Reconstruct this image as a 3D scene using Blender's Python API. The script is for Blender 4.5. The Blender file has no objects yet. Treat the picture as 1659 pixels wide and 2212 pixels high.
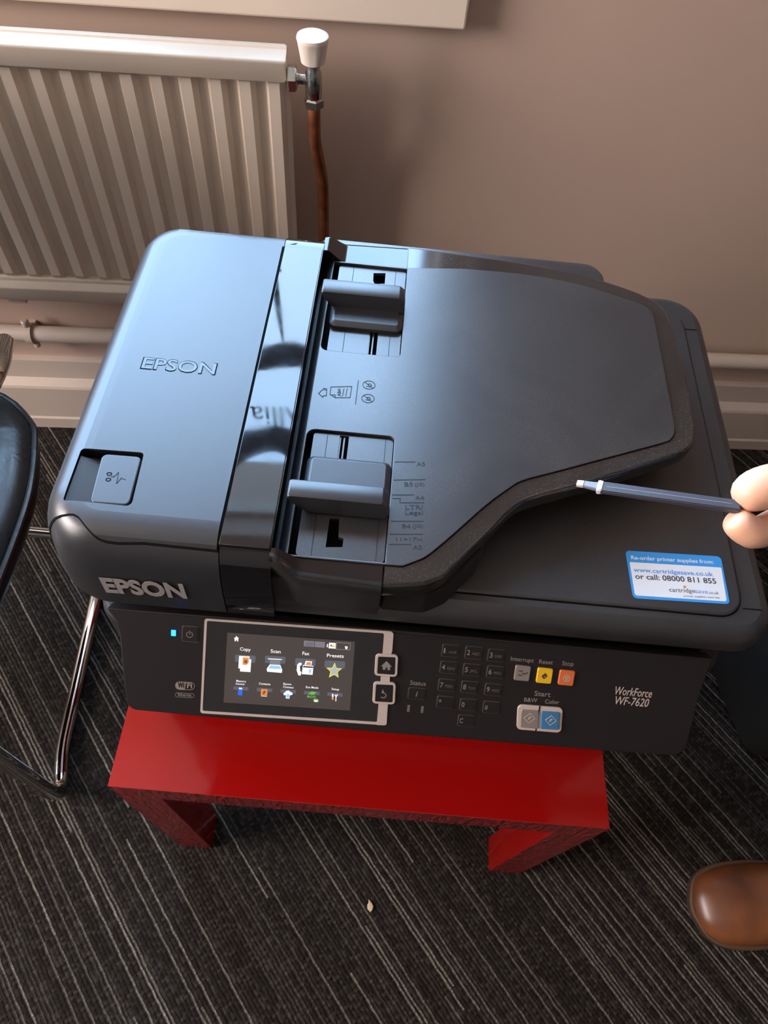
import bpy, bmesh, math, random
from mathutils import Vector, Matrix
random.seed(7)
S = bpy.context.scene
COL = S.collection
PI = math.pi

# ------------------------------------------------------------------ camera
cd = bpy.data.cameras.new('camera'); cam = bpy.data.objects.new('camera', cd); COL.objects.link(cam)
cam.matrix_world = Matrix([[0.9979774, -0.0258052, -0.0580963, 0.2463327], [-0.0092356, 0.8453492, -0.5341342, -0.1673465], [0.0628951, 0.5335904, 0.8434011, 1.2842856], [0.0, 0.0, 0.0, 1.0]])
cd.sensor_fit = 'VERTICAL'; cd.sensor_height = 24.0; cd.lens = 16.84704
cd.clip_start = .02
S.camera = cam

# ------------------------------------------------------------------ sky, daylight, exposure
w = bpy.data.worlds.new('sky'); S.world = w; w.use_nodes = True
nt = w.node_tree; nt.nodes.clear()
out = nt.nodes.new('ShaderNodeOutputWorld'); bg = nt.nodes.new('ShaderNodeBackground')
tc = nt.nodes.new('ShaderNodeTexCoord'); nz = nt.nodes.new('ShaderNodeTexNoise'); nz.inputs['Scale'].default_value = 2.2
nz.inputs['Detail'].default_value = 4
rp = nt.nodes.new('ShaderNodeValToRGB')
rp.color_ramp.elements[0].position = .42; rp.color_ramp.elements[0].color = (.36, .62, 1.0, 1)
rp.color_ramp.elements[1].position = .75; rp.color_ramp.elements[1].color = (.50, .72, 1.0, 1)
nt.links.new(tc.outputs['Generated'], nz.inputs['Vector']); nt.links.new(nz.outputs['Fac'], rp.inputs['Fac'])
nt.links.new(rp.outputs['Color'], bg.inputs['Color']); nt.links.new(bg.outputs['Background'], out.inputs['Surface'])
bg.inputs['Strength'].default_value = 15.5

def area(name, loc, rot, sx, sy, power, col):
    l = bpy.data.lights.new(name, 'AREA'); l.shape = 'RECTANGLE'; l.size = sx; l.size_y = sy; l.energy = power; l.color = col
    o = bpy.data.objects.new(name, l); o.location = loc; o.rotation_euler = rot; COL.objects.link(o); return o
# warm low daylight entering by an assumed, unseen window in the left wall
area('low_sunlight_at_unseen_side_window', (-2.12, -.25, 1.62), (0, math.radians(-90), 0), 1.1, 1.3, 88, (1.0, .68, .40))
S.view_settings.view_transform = 'Standard'; S.view_settings.look = 'None'
S.view_settings.exposure = 0.0; S.view_settings.gamma = 1.0; S.view_settings.use_curve_mapping = False

# ------------------------------------------------------------------ materials
def nodes(name):
    m = bpy.data.materials.new(name); m.use_nodes = True
    return m, m.node_tree, m.node_tree.nodes['Principled BSDF']
def lk(nt, a, b): nt.links.new(a, b)
def mat(name, col, rough=.5, metal=0., spec=.5, bump=0., bscale=200., mott=0., mscale=30., rvar=0., emit=0., coat=0.):
    m, nt, b = nodes(name)
    b.inputs['Base Color'].default_value = (*col, 1); b.inputs['Roughness'].default_value = rough
    b.inputs['Metallic'].default_value = metal; b.inputs['Specular IOR Level'].default_value = spec
    b.inputs['Coat Weight'].default_value = coat; b.inputs['Coat Roughness'].default_value = .03
    tc = nt.nodes.new('ShaderNodeTexCoord')
    if emit:
        b.inputs['Emission Color'].default_value = (*col, 1); b.inputs['Emission Strength'].default_value = emit
    if bump:
        n = nt.nodes.new('ShaderNodeTexNoise'); n.inputs['Scale'].default_value = bscale; n.inputs['Detail'].default_value = 3
        bp = nt.nodes.new('ShaderNodeBump'); bp.inputs['Strength'].default_value = bump; bp.inputs['Distance'].default_value = .001
        lk(nt, tc.outputs['Object'], n.inputs['Vector']); lk(nt, n.outputs['Fac'], bp.inputs['Height']); lk(nt, bp.outputs['Normal'], b.inputs['Normal'])
    if mott or rvar:
        n = nt.nodes.new('ShaderNodeTexNoise'); n.inputs['Scale'].default_value = mscale; n.inputs['Detail'].default_value = 6
        lk(nt, tc.outputs['Object'], n.inputs['Vector'])
        if mott:
            r = nt.nodes.new('ShaderNodeMapRange'); r.inputs[1].default_value = .3; r.inputs[2].default_value = .7
            r.inputs[3].default_value = 1 - mott; r.inputs[4].default_value = 1 + mott
            v = nt.nodes.new('ShaderNodeVectorMath'); v.operation = 'SCALE'; v.inputs[0].default_value = col
            lk(nt, n.outputs['Fac'], r.inputs[0]); lk(nt, r.outputs[0], v.inputs['Scale']); lk(nt, v.outputs[0], b.inputs['Base Color'])
        if rvar:
            r = nt.nodes.new('ShaderNodeMapRange'); r.inputs[1].default_value = .3; r.inputs[2].default_value = .7
            r.inputs[3].default_value = rough - rvar; r.inputs[4].default_value = rough + rvar
            lk(nt, n.outputs['Fac'], r.inputs[0]); lk(nt, r.outputs[0], b.inputs['Roughness'])
    return m
M = {}
M['matte'] = mat('satin_black_plastic', (.020, .020, .022), .35, spec=.8, bump=.10, bscale=2500)
M['matte_dark'] = mat('rough_black_plastic', (.012, .011, .011), .5, bump=.15, bscale=1800, mott=.2)
M['panel'] = mat('panel_black_plastic', (.0095, .0075, .0068), .5, spec=.35, bump=.1, bscale=1800)
M['gloss'] = mat('gloss_black_plastic', (.006, .006, .007), .045, spec=.75, rvar=.02, mscale=60)
M['void'] = mat('black_gap_and_shade', (.003, .003, .003), .8, spec=.1)
M['red'] = mat('red_lacquer', (.30, .004, .003), .10)
M['redwrap'] = mat('red_foil_edge', (.55, .010, .006), .30)
M['chrome'] = mat('chrome', (.75, .74, .72), .06, metal=1)
M['brass'] = mat('nickel_fitting', (.42, .41, .38), .28, metal=1, rvar=.08, mscale=90)
M['copper'] = mat('tarnished_copper', (.30, .105, .045), .42, metal=.7, mott=.45, mscale=35, rvar=.1)
M['white'] = mat('white_enamel', (.66, .565, .45), .35, bump=.15, bscale=90)
M['whiteplastic'] = mat('white_plastic', (.72, .62, .52), .4)
M['gloss_white'] = mat('white_gloss_paint', (.56, .465, .385), .38, bump=.2, bscale=60)
M['leather'] = mat('black_leather', (.014, .014, .013), .33, bump=.35, bscale=140, rvar=.08)
M['fabric'] = mat('black_fabric', (.013, .012, .011), .9, bump=.5, bscale=900)
M['silver'] = mat('silver_print', (.48, .40, .35), .45, metal=.0)
M['print'] = mat('grey_print', (.22, .19, .17), .6)
M['printdim'] = mat('dim_grey_print', (.12, .10, .09), .6)
M['logo'] = mat('silver_logo', (.40, .37, .35), .35, metal=.3)
M['engrave'] = mat('engraved_plastic', (.012, .012, .014), .62)
M['led'] = mat('blue_led', (.01, .16, 1.0), .3, emit=7)
M['k_grey'] = mat('grey_key', (.20, .17, .145), .4)
M['k_yellow'] = mat('yellow_key', (.72, .42, .01), .4)
M['k_orange'] = mat('orange_key', (.60, .13, .03), .4)
M['k_blue'] = mat('blue_key', (.035, .16, .33), .4)
M['dark'] = mat('dark_ink', (.03, .03, .035), .6)
M['st_blue'] = mat('sticker_blue', (.04, .27, .60), .45)
M['st_white'] = mat('sticker_white', (.72, .70, .68), .45)
M['st_ink'] = mat('sticker_black_ink', (.03, .03, .04), .5)
M['st_bink'] = mat('sticker_blue_ink', (.08, .25, .60), .5)
M['st_or'] = mat('sticker_orange_ink', (.75, .20, .05), .5)
M['rubber'] = mat('black_rubber', (.02, .02, .02), .6)
M['crumb'] = mat('dry_petal', (.62, .48, .33), .7)
M['leaf'] = mat('leaf', (.12, .20, .08), .6)
M['pot'] = mat('white_pot', (.5, .5, .48), .4)
M['vinyl'] = mat('window_vinyl', (.05, .05, .055), .6)
M['trouser'] = mat('charcoal_cloth', (.03, .03, .035), .9, bump=.4, bscale=600)
M['shirt'] = mat('blue_cloth', (.10, .13, .18), .9)
M['hair'] = mat('brown_hair', (.05, .03, .02), .6)
M['stitch'] = mat('welt', (.10, .05, .025), .7, bump=.5, bscale=500)
M['sole'] = mat('dark_sole', (.035, .022, .015), .7)
def E(name, col, k): return mat(name, tuple(c * .6 for c in col), .25, emit=k * 1.35)
M['d_bg'] = E('screen_background', (.060, .050, .045), .75)
M['d_white'] = E('screen_white', (.85, .85, .90), .85)
M['d_tab'] = E('screen_icon_tab', (.10, .11, .14), .8)
M['d_grey'] = E('screen_grey', (.22, .22, .26), .6)
M['d_blue'] = E('screen_blue', (.02, .14, .9), .8)
M['d_lblue'] = E('screen_light_blue', (.28, .60, .85), .8)
M['d_orange'] = E('screen_orange', (.75, .28, .06), .7)
M['d_brown'] = E('screen_brown', (.22, .08, .04), .7)
M['d_green'] = E('screen_green', (.16, .50, .08), .7)
M['d_yellow'] = E('screen_yellow', (.75, .68, .08), .8)
M['d_star'] = E('screen_star_fill', (.38, .44, .50), .8)
M['d_dim'] = E('screen_dim_text', (.13, .12, .13), .6)

def dusty(name, amount, rough, base=(.017, .017, .018)):
    # satin plastic with real dust: speckle and wiped streaks
    m, nt, b = nodes(name)
    tc = nt.nodes.new('ShaderNodeTexCoord')
    n1 = nt.nodes.new('ShaderNodeTexNoise'); n1.inputs['Scale'].default_value = 900; n1.inputs['Detail'].default_value = 2
    n2 = nt.nodes.new('ShaderNodeTexNoise'); n2.inputs['Scale'].default_value = 9; n2.inputs['Detail'].default_value = 6; n2.inputs['Distortion'].default_value = 1.2
    n3 = nt.nodes.new('ShaderNodeTexVoronoi'); n3.inputs['Scale'].default_value = 120
    for n in (n1, n2, n3): lk(nt, tc.outputs['Object'], n.inputs['Vector'])
    r1 = nt.nodes.new('ShaderNodeMapRange'); r1.inputs[1].default_value = .5; r1.inputs[2].default_value = .72
    r2 = nt.nodes.new('ShaderNodeMapRange'); r2.inputs[1].default_value = .35; r2.inputs[2].default_value = .7; r2.inputs[3].default_value = .15
    lk(nt, n1.outputs['Fac'], r1.inputs[0]); lk(nt, n2.outputs['Fac'], r2.inputs[0])
    mu = nt.nodes.new('ShaderNodeMath'); mu.operation = 'MULTIPLY'; lk(nt, r1.outputs[0], mu.inputs[0]); lk(nt, r2.outputs[0], mu.inputs[1])
    m2 = nt.nodes.new('ShaderNodeMath'); m2.operation = 'MULTIPLY_ADD'; lk(nt, mu.outputs[0], m2.inputs[0]); m2.inputs[1].default_value = amount
    m3 = nt.nodes.new('ShaderNodeMath'); m3.operation = 'MULTIPLY'; lk(nt, r2.outputs[0], m3.inputs[0]); m3.inputs[1].default_value = amount * .35
    lk(nt, m3.outputs[0], m2.inputs[2])
    sp = nt.nodes.new('ShaderNodeMapRange'); sp.inputs[1].default_value = .05; sp.inputs[2].default_value = .03; lk(nt, n3.outputs['Distance'], sp.inputs[0])
    mp = nt.nodes.new('ShaderNodeMath'); mp.operation = 'MULTIPLY_ADD'; lk(nt, sp.outputs[0], mp.inputs[0]); mp.inputs[1].default_value = amount * .9; lk(nt, m2.outputs[0], mp.inputs[2])
    mx = nt.nodes.new('ShaderNodeMix'); mx.data_type = 'RGBA'; mx.inputs[6].default_value = (*base, 1); mx.inputs[7].default_value = (.34, .30, .25, 1)
    lk(nt, mp.outputs[0], mx.inputs[0]); lk(nt, mx.outputs[2], b.inputs['Base Color'])
    b.inputs['Roughness'].default_value = rough; b.inputs['Specular IOR Level'].default_value = .95
    return m
M['tray'] = dusty('dusty_satin_plastic', .12, .30)
M['tray_gloss'] = dusty('dusty_gloss_plastic', .12, .10, (.008, .008, .008))
M['lid'] = dusty('dusty_lid_plastic', .07, .45, (.014, .013, .013))

def carpet():
    m, nt, b = nodes('striped_loop_carpet')
    tc = nt.nodes.new('ShaderNodeTexCoord'); mp = nt.nodes.new('ShaderNodeMapping'); mp.vector_type = 'POINT'
    mp.inputs['Rotation'].default_value = (0, 0, math.radians(54.0))
    lk(nt, tc.outputs['Object'], mp.inputs['Vector'])
    wob = nt.nodes.new('ShaderNodeTexNoise'); wob.inputs['Scale'].default_value = 55; wob.inputs['Detail'].default_value = 1
    lk(nt, mp.outputs[0], wob.inputs['Vector'])
    s = nt.nodes.new('ShaderNodeSeparateXYZ'); lk(nt, mp.outputs[0], s.inputs[0])   # x along stripe, y across
    def math_(op, a, b_=None, c=None):
        n = nt.nodes.new('ShaderNodeMath'); n.operation = op
        for i, v in enumerate((a, b_, c)):
            if v is None: continue
            if isinstance(v, (int, float)): n.inputs[i].default_value = v
            else: lk(nt, v, n.inputs[i])
        return n.outputs[0]
    pitch = .0060
    wy = math_('MULTIPLY_ADD', wob.outputs['Fac'], .0030, s.outputs['Y'])
    row = math_('DIVIDE', wy, pitch); rid = math_('FLOOR', row); fr = math_('FRACT', row)
    def wn(seed, seg):
        cb = nt.nodes.new('ShaderNodeCombineXYZ'); lk(nt, math_('ADD', rid, seed), cb.inputs[0])
        lk(nt, seg, cb.inputs[1])
        n = nt.nodes.new('ShaderNodeTexWhiteNoise'); n.noise_dimensions = '2D'; lk(nt, cb.outputs[0], n.inputs['Vector']); return n.outputs['Value']
    # every row is broken into long dashes of its own phase and length
    zero = math_('MULTIPLY', rid, 0.0)
    ph = wn(3.7, zero)
    seg = math_('FLOOR', math_('MULTIPLY_ADD', s.outputs['X'], 1.3, math_('MULTIPLY', ph, 40.0)))
    v = wn(11.3, seg); band = wn(29.1, math_('FLOOR', math_('MULTIPLY', s.outputs['X'], .9)))
    st = nt.nodes.new('ShaderNodeMapRange'); st.inputs[1].default_value = .70; st.inputs[2].default_value = .78; lk(nt, v, st.inputs[0])
    st2 = nt.nodes.new('ShaderNodeMapRange'); st2.inputs[1].default_value = .35; st2.inputs[2].default_value = 1.0; st2.inputs[4].default_value = .30; lk(nt, v, st2.inputs[0])
    strength = math_('MAXIMUM', math_('MULTIPLY', st.outputs[0], math_('MULTIPLY_ADD', band, .6, .4)), st2.outputs[0])
    edge = math_('SUBTRACT', 1.0, math_('MULTIPLY', math_('ABSOLUTE', math_('SUBTRACT', fr, .5)), 2.0))
    em = nt.nodes.new('ShaderNodeMapRange'); em.inputs[1].default_value = .35; em.inputs[2].default_value = .62; lk(nt, edge, em.inputs[0])
    # loops: small bright knots along each row
    cb = nt.nodes.new('ShaderNodeCombineXYZ'); lk(nt, math_('MULTIPLY', s.outputs['X'], 330.0), cb.inputs[0]); lk(nt, math_('MULTIPLY', s.outputs['Y'], 1 / pitch), cb.inputs[1])
    vo = nt.nodes.new('ShaderNodeTexVoronoi'); vo.inputs['Scale'].default_value = 1.0; lk(nt, cb.outputs[0], vo.inputs['Vector'])
    knot = nt.nodes.new('ShaderNodeMapRange'); knot.inputs[1].default_value = .7; knot.inputs[2].default_value = .1; knot.inputs[3].default_value = .45; lk(nt, vo.outputs['Distance'], knot.inputs[0])
    f = math_('MULTIPLY', math_('MULTIPLY', strength, em.outputs[0]), knot.outputs[0])
    spk = wn(5.5, math_('FLOOR', math_('MULTIPLY', s.outputs['X'], 240.0)))
    f2 = math_('MULTIPLY_ADD', math_('POWER', spk, 3.0), .10, f)
    mx = nt.nodes.new('ShaderNodeMix'); mx.data_type = 'RGBA'; mx.inputs[6].default_value = (.014, .011, .0095, 1); mx.inputs[7].default_value = (.27, .25, .21, 1)
    lk(nt, f2, mx.inputs[0]); lk(nt, mx.outputs[2], b.inputs['Base Color'])
    b.inputs['Roughness'].default_value = .95; b.inputs['Specular IOR Level'].default_value = .15
    bp = nt.nodes.new('ShaderNodeBump'); bp.inputs['Strength'].default_value = .8; bp.inputs['Distance'].default_value = .002
    lk(nt, math_('MULTIPLY_ADD', knot.outputs[0], 1.0, em.outputs[0]), bp.inputs['Height']); lk(nt, bp.outputs['Normal'], b.inputs['Normal'])
    return m
M['carpet'] = carpet()
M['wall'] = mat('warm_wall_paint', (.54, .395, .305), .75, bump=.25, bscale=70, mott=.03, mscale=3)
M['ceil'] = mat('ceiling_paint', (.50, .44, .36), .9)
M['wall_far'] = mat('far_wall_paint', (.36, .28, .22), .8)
def skinmat():
    m, nt, b = nodes('skin'); b.inputs['Base Color'].default_value = (.82, .45, .29, 1); b.inputs['Roughness'].default_value = .42
    b.inputs['Subsurface Weight'].default_value = .12; b.inputs['Subsurface Radius'].default_value = (.010, .004, .002); b.inputs['Subsurface Scale'].default_value = .6
    tc = nt.nodes.new('ShaderNodeTexCoord'); n = nt.nodes.new('ShaderNodeTexNoise'); n.inputs['Scale'].default_value = 260
    bp = nt.nodes.new('ShaderNodeBump'); bp.inputs['Strength'].default_value = .2; bp.inputs['Distance'].default_value = .0006
    lk(nt, tc.outputs['Object'], n.inputs['Vector']); lk(nt, n.outputs['Fac'], bp.inputs['Height']); lk(nt, bp.outputs['Normal'], b.inputs['Normal'])
    return m
M['skin'] = skinmat()
def glassmat():
    m = bpy.data.materials.new('window_glass'); m.use_nodes = True; nt = m.node_tree; nt.nodes.clear()
    o = nt.nodes.new('ShaderNodeOutputMaterial'); mx = nt.nodes.new('ShaderNodeMixShader'); mx.inputs[0].default_value = .07
    t = nt.nodes.new('ShaderNodeBsdfTransparent'); g = nt.nodes.new('ShaderNodeBsdfGlossy'); g.inputs['Roughness'].default_value = .0
    lk(nt, t.outputs[0], mx.inputs[1]); lk(nt, g.outputs[0], mx.inputs[2]); lk(nt, mx.outputs[0], o.inputs['Surface']); return m
M['glass'] = glassmat()
def clearmat():
    m, nt, b = nodes('smoky_clear_plastic'); b.inputs['Base Color'].default_value = (.07, .07, .085, 1); b.inputs['Roughness'].default_value = .35; b.inputs['Specular IOR Level'].default_value = .3
    b.inputs['Transmission Weight'].default_value = .35; b.inputs['IOR'].default_value = 1.45; return m
M['clear'] = clearmat()
def leathershoe():
    m, nt, b = nodes('brown_shoe_leather'); tc = nt.nodes.new('ShaderNodeTexCoord')
    n = nt.nodes.new('ShaderNodeTexNoise'); n.inputs['Scale'].default_value = 9; n.inputs['Detail'].default_value = 5
    r = nt.nodes.new('ShaderNodeValToRGB'); r.color_ramp.elements[0].position = .35; r.color_ramp.elements[0].color = (.07, .022, .008, 1)
    r.color_ramp.elements[1].position = .65; r.color_ramp.elements[1].color = (.23, .075, .022, 1)
    lk(nt, tc.outputs['Object'], n.inputs['Vector']); lk(nt, n.outputs['Fac'], r.inputs[0]); lk(nt, r.outputs[0], b.inputs['Base Color'])
    b.inputs['Roughness'].default_value = .33; return m
M['shoe'] = leathershoe()
def wrinkle():
    m, nt, b = nodes('wrinkled_red_film'); tc = nt.nodes.new('ShaderNodeTexCoord')
    b.inputs['Base Color'].default_value = (.24, .018, .018, 1); b.inputs['Roughness'].default_value = .2
    n = nt.nodes.new('ShaderNodeTexNoise'); n.inputs['Scale'].default_value = 55; n.inputs['Detail'].default_value = 2; n.inputs['Distortion'].default_value = .8
    bp = nt.nodes.new('ShaderNodeBump'); bp.inputs['Strength'].default_value = 1.0; bp.inputs['Distance'].default_value = .006
    mg = nt.nodes.new('ShaderNodeMapping'); mg.inputs['Scale'].default_value = (2.6, 1, .6)
    lk(nt, tc.outputs['Object'], mg.inputs['Vector']); lk(nt, mg.outputs[0], n.inputs['Vector']); lk(nt, n.outputs['Fac'], bp.inputs['Height']); lk(nt, bp.outputs['Normal'], b.inputs['Normal'])
    return m
M['wrinkle'] = wrinkle()

# ------------------------------------------------------------------ mesh helpers
def link(o, parent=None, mw=None):
    COL.objects.link(o)
    if parent is not None: o.parent = parent
    if mw is not None: o.matrix_local = mw
    return o
def fin(me, smooth=True, ang=32):
    if smooth and len(me.polygons):
        me.shade_smooth(); me.set_sharp_from_angle(angle=math.radians(ang))
        keys = {k for p in me.polygons if len(p.vertices) > 8 for k in p.edge_keys}    # flat caps keep their flat normal
        if keys:
            for e in me.edges:
                if e.key in keys: e.use_edge_sharp = True
def mesh(name, vs, fs, mats, parent=None, mw=None, smooth=True, ang=32, mi=None, fix=True):
    me = bpy.data.meshes.new(name); me.from_pydata([tuple(v) for v in vs], [], fs)
    if fix:
        b = bmesh.new(); b.from_mesh(me); bmesh.ops.recalc_face_normals(b, faces=b.faces); b.to_mesh(me); b.free()
    for m in (mats if isinstance(mats, (list, tuple)) else [mats]): me.materials.append(m)
    if mi: me.polygons.foreach_set('material_index', mi)
    fin(me, smooth, ang)
    return link(bpy.data.objects.new(name, me), parent, mw)
def bmobj(name, b, mats, parent=None, mw=None, smooth=True, ang=32):
    me = bpy.data.meshes.new(name); bmesh.ops.recalc_face_normals(b, faces=b.faces); b.to_mesh(me); b.free()
    for m in (mats if isinstance(mats, (list, tuple)) else [mats]): me.materials.append(m)
    fin(me, smooth, ang)
    return link(bpy.data.objects.new(name, me), parent, mw)
def bbox(b, x0, y0, z0, x1, y1, z1, bev=0., seg=2):
    r = bmesh.ops.create_cube(b, size=1); vs = r['verts']
    for v in vs: v.co = Vector(((x0 + x1) / 2 + v.co.x * (x1 - x0), (y0 + y1) / 2 + v.co.y * (y1 - y0), (z0 + z1) / 2 + v.co.z * (z1 - z0)))
    if bev:
        es = {e for v in vs for e in v.link_edges}
        bmesh.ops.bevel(b, geom=list(es), offset=bev, segments=seg, affect='EDGES', profile=.5)
def box(name, x0, y0, z0, x1, y1, z1, m, parent=None, mw=None, bev=.001, seg=2):
    b = bmesh.new(); bbox(b, x0, y0, z0, x1, y1, z1, bev, seg); return bmobj(name, b, m, parent, mw, smooth=False)
def rpoly(pts, r, n=6):
    # round the corners of a polygon; r one radius or one per corner
    out = []; N = len(pts)
    for i in range(N):
        p0, p1, p2 = Vector(pts[i - 1]), Vector(pts[i]), Vector(pts[(i + 1) % N])
        rr = r[i] if isinstance(r, (list, tuple)) else r
        a, c = (p0 - p1), (p2 - p1); la, lc = a.length, c.length
        if rr <= 0 or la < 1e-9 or lc < 1e-9: out.append(tuple(p1)); continue
        ang = a.angle(c); t = min(rr / max(math.tan(ang / 2), 1e-3), la * .49, lc * .49)
        A, B = p1 + a.normalized() * t, p1 + c.normalized() * t
        re = t * math.tan(ang / 2); bis = a.normalized() + c.normalized()
        if bis.length < 1e-6: out.append(tuple(p1)); continue
        cen = p1 + bis.normalized() * (re / math.sin(ang / 2)); u0, u1 = A - cen, B - cen; sw = PI - ang; sg = 1 if u0.x * u1.y - u0.y * u1.x > 0 else -1
        for k in range(n + 1):
            w_ = sg * sw * k / n; out.append((cen.x + u0.x * math.cos(w_) - u0.y * math.sin(w_), cen.y + u0.x * math.sin(w_) + u0.y * math.cos(w_)))
    return out
def rr(x0, y0, x1, y1, r, n=6): return rpoly([(x0, y0), (x1, y0), (x1, y1), (x0, y1)], r, n)
def smoothline(pts, closed=False, n=5):
    out = []; N = len(pts)
    rng = range(N if closed else N - 1)
    for i in rng:
        g = lambda k: Vector(pts[k % N]) if closed else Vector(pts[min(max(k, 0), N - 1)])
        a, b, c, d = g(i - 1), g(i), g(i + 1), g(i + 2)
        for k in range(n):
            t = k / n
            out.append(tuple(.5 * ((2 * b) + (c - a) * t + (2 * a - 5 * b + 4 * c - d) * t * t + (3 * b - a - 3 * c + d) * t ** 3)))
    if not closed: out.append(tuple(pts[-1]))
    return out
def area2(P): return sum(P[i - 1][0] * P[i][1] - P[i][0] * P[i - 1][1] for i in range(len(P))) / 2
def dedupe(P):
    Q = []
    for q in P:
        if not Q or (Vector(q) - Vector(Q[-1])).length > 2e-5: Q.append(tuple(q))
    if (Vector(Q[0]) - Vector(Q[-1])).length < 2e-5: Q.pop()
    return Q
def inset(P, d):
    N = len(P); out = []
    for i in range(N):
        a = (Vector(P[i]) - Vector(P[i - 1])).normalized(); c = (Vector(P[(i + 1) % N]) - Vector(P[i])).normalized()
        n1, n2 = Vector((-a.y, a.x)), Vector((-c.y, c.x)); s = n1 + n2
        k = s.length_squared
        out.append(tuple(Vector(P[i]) + (s * (2 / k) * d if k > .2 else n1 * d)))
    return out
def slab(name, poly, prof, m, parent=None, mw=None, ang=32, fixx=None):
    P = dedupe(poly)
    if area2(P) < 0: P = P[::-1]
    N = len(P); vs = []; fs = []
    for d, z in prof:
        for k, q in enumerate(inset(P, d)):
            x = P[k][0] if (fixx is not None and any(abs(P[k][0] - f) < 1e-4 for f in fixx)) else q[0]
            vs.append((x, q[1], z))
    for r in range(len(prof) - 1):
        for i in range(N): fs.append((r * N + i, r * N + (i + 1) % N, (r + 1) * N + (i + 1) % N, (r + 1) * N + i))
    fs.append(tuple(range(N))[::-1]); fs.append(tuple((len(prof) - 1) * N + i for i in range(N)))
    o = mesh(name, vs, fs, m, parent, mw, ang=ang)
    keys = {k for p in o.data.polygons[-2:] for k in p.edge_keys}
    for e in o.data.edges:
        if e.key in keys: e.use_edge_sharp = True
    return o
def bevprof(z0, z1, r, n=3):
    return [(0, z0)] + [(r - r * math.cos(a), z1 - r + r * math.sin(a)) for a in [k / n * PI / 2 for k in range(n + 1)]]
def plate(name, poly, z0, z1, m, parent=None, mw=None, bev=.0004): return slab(name, poly, bevprof(z0, z1, bev, 2), m, parent, mw)
def realize(o, name, m, parent, mw):
    COL.objects.link(o); dg = bpy.context.evaluated_depsgraph_get(); dg.update()
    me = bpy.data.meshes.new_from_object(o.evaluated_get(dg)); me.name = name
    COL.objects.unlink(o); bpy.data.objects.remove(o)
    me.materials.clear()
    for mm in (m if isinstance(m, (list, tuple)) else [m]): me.materials.append(mm)
    return me
def filled(name, loops, z0, z1, m, parent=None, mw=None, bev=0.):
    c = bpy.data.curves.new(name, 'CURVE'); c.dimensions = '2D'; c.fill_mode = 'BOTH'; c.extrude = (z1 - z0) / 2 - bev; c.bevel_depth = bev; c.bevel_resolution = 1; c.offset = -bev
    for L in loops:
        s = c.splines.new('POLY'); L = dedupe(L); s.points.add(len(L) - 1); s.use_cyclic_u = True
        for i, q in enumerate(L): s.points[i].co = (q[0], q[1], 0, 1)
    o = bpy.data.objects.new(name, c); me = realize(o, name, m, parent, mw)
    for v in me.vertices: v.co.z += (z0 + z1) / 2
    fin(me); return link(bpy.data.objects.new(name, me), parent, mw)
def ringline(name, poly, wdt, z0, z1, m, parent=None, mw=None):
    P = dedupe(poly)
    if area2(P) < 0: P = P[::-1]
    return filled(name, [P, inset(P, wdt)], z0, z1, m, parent, mw)
def sweep(pts, r, n=10, closed=False):
    # tube through 3-D points; r one radius or one per point
    P = [Vector(q) for q in pts]; N = len(P); R = r if isinstance(r, (list, tuple)) else [r] * N
    vs = []; fs = []; up = None
    for i in range(N):
        t = ((P[(i + 1) % N] - P[i - 1]) if closed else (P[min(i + 1, N - 1)] - P[max(i - 1, 0)])).normalized()
        if up is None: up = t.orthogonal().normalized()
        u = (up - t * up.dot(t)).normalized(); v = t.cross(u); up = u
        for k in range(n):
            a = 2 * PI * k / n; vs.append(P[i] + (u * math.cos(a) + v * math.sin(a)) * R[i])
    for i in range(N if closed else N - 1):
        j = (i + 1) % N
        for k in range(n): fs.append((i * n + k, i * n + (k + 1) % n, j * n + (k + 1) % n, j * n + k))
    if not closed: fs.append(tuple(range(n))[::-1]); fs.append(tuple((N - 1) * n + k for k in range(n)))
    return vs, fs
def tube(name, pts, r, m, parent=None, mw=None, n=10, closed=False):
    vs, fs = sweep(pts, r, n, closed); return mesh(name, vs, fs, m, parent, mw)
def fillet(pts, r, n=6): # 3-D polyline with rounded corners
    out = [Vector(pts[0])]
    for i in range(1, len(pts) - 1):
        p0, p1, p2 = Vector(pts[i - 1]), Vector(pts[i]), Vector(pts[i + 1])
        a, c = p0 - p1, p2 - p1; t = min(r, a.length * .49, c.length * .49); A, B = p1 + a.normalized() * t, p1 + c.normalized() * t
        for k in range(n + 1):
            s = k / n; out.append(A * (1 - s) ** 2 + p1 * 2 * s * (1 - s) + B * s * s)
    out.append(Vector(pts[-1])); return out
def lathe(prof, n=24, axis=Vector((0, 0, 1)), org=Vector((0, 0, 0)), sides=None):
    n = sides or n; z = axis.normalized(); x = z.orthogonal().normalized(); y = z.cross(x); vs = []; fs = []
    for r, h in prof:
        for k in range(n):
            a = 2 * PI * k / n; vs.append(org + z * h + (x * math.cos(a) + y * math.sin(a)) * r)
    for i in range(len(prof) - 1):
        for k in range(n): fs.append((i * n + k, i * n + (k + 1) % n, (i + 1) * n + (k + 1) % n, (i + 1) * n + k))
    fs.append(tuple(range(n))[::-1]); fs.append(tuple((len(prof) - 1) * n + k for k in range(n)))
    return vs, fs
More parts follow.
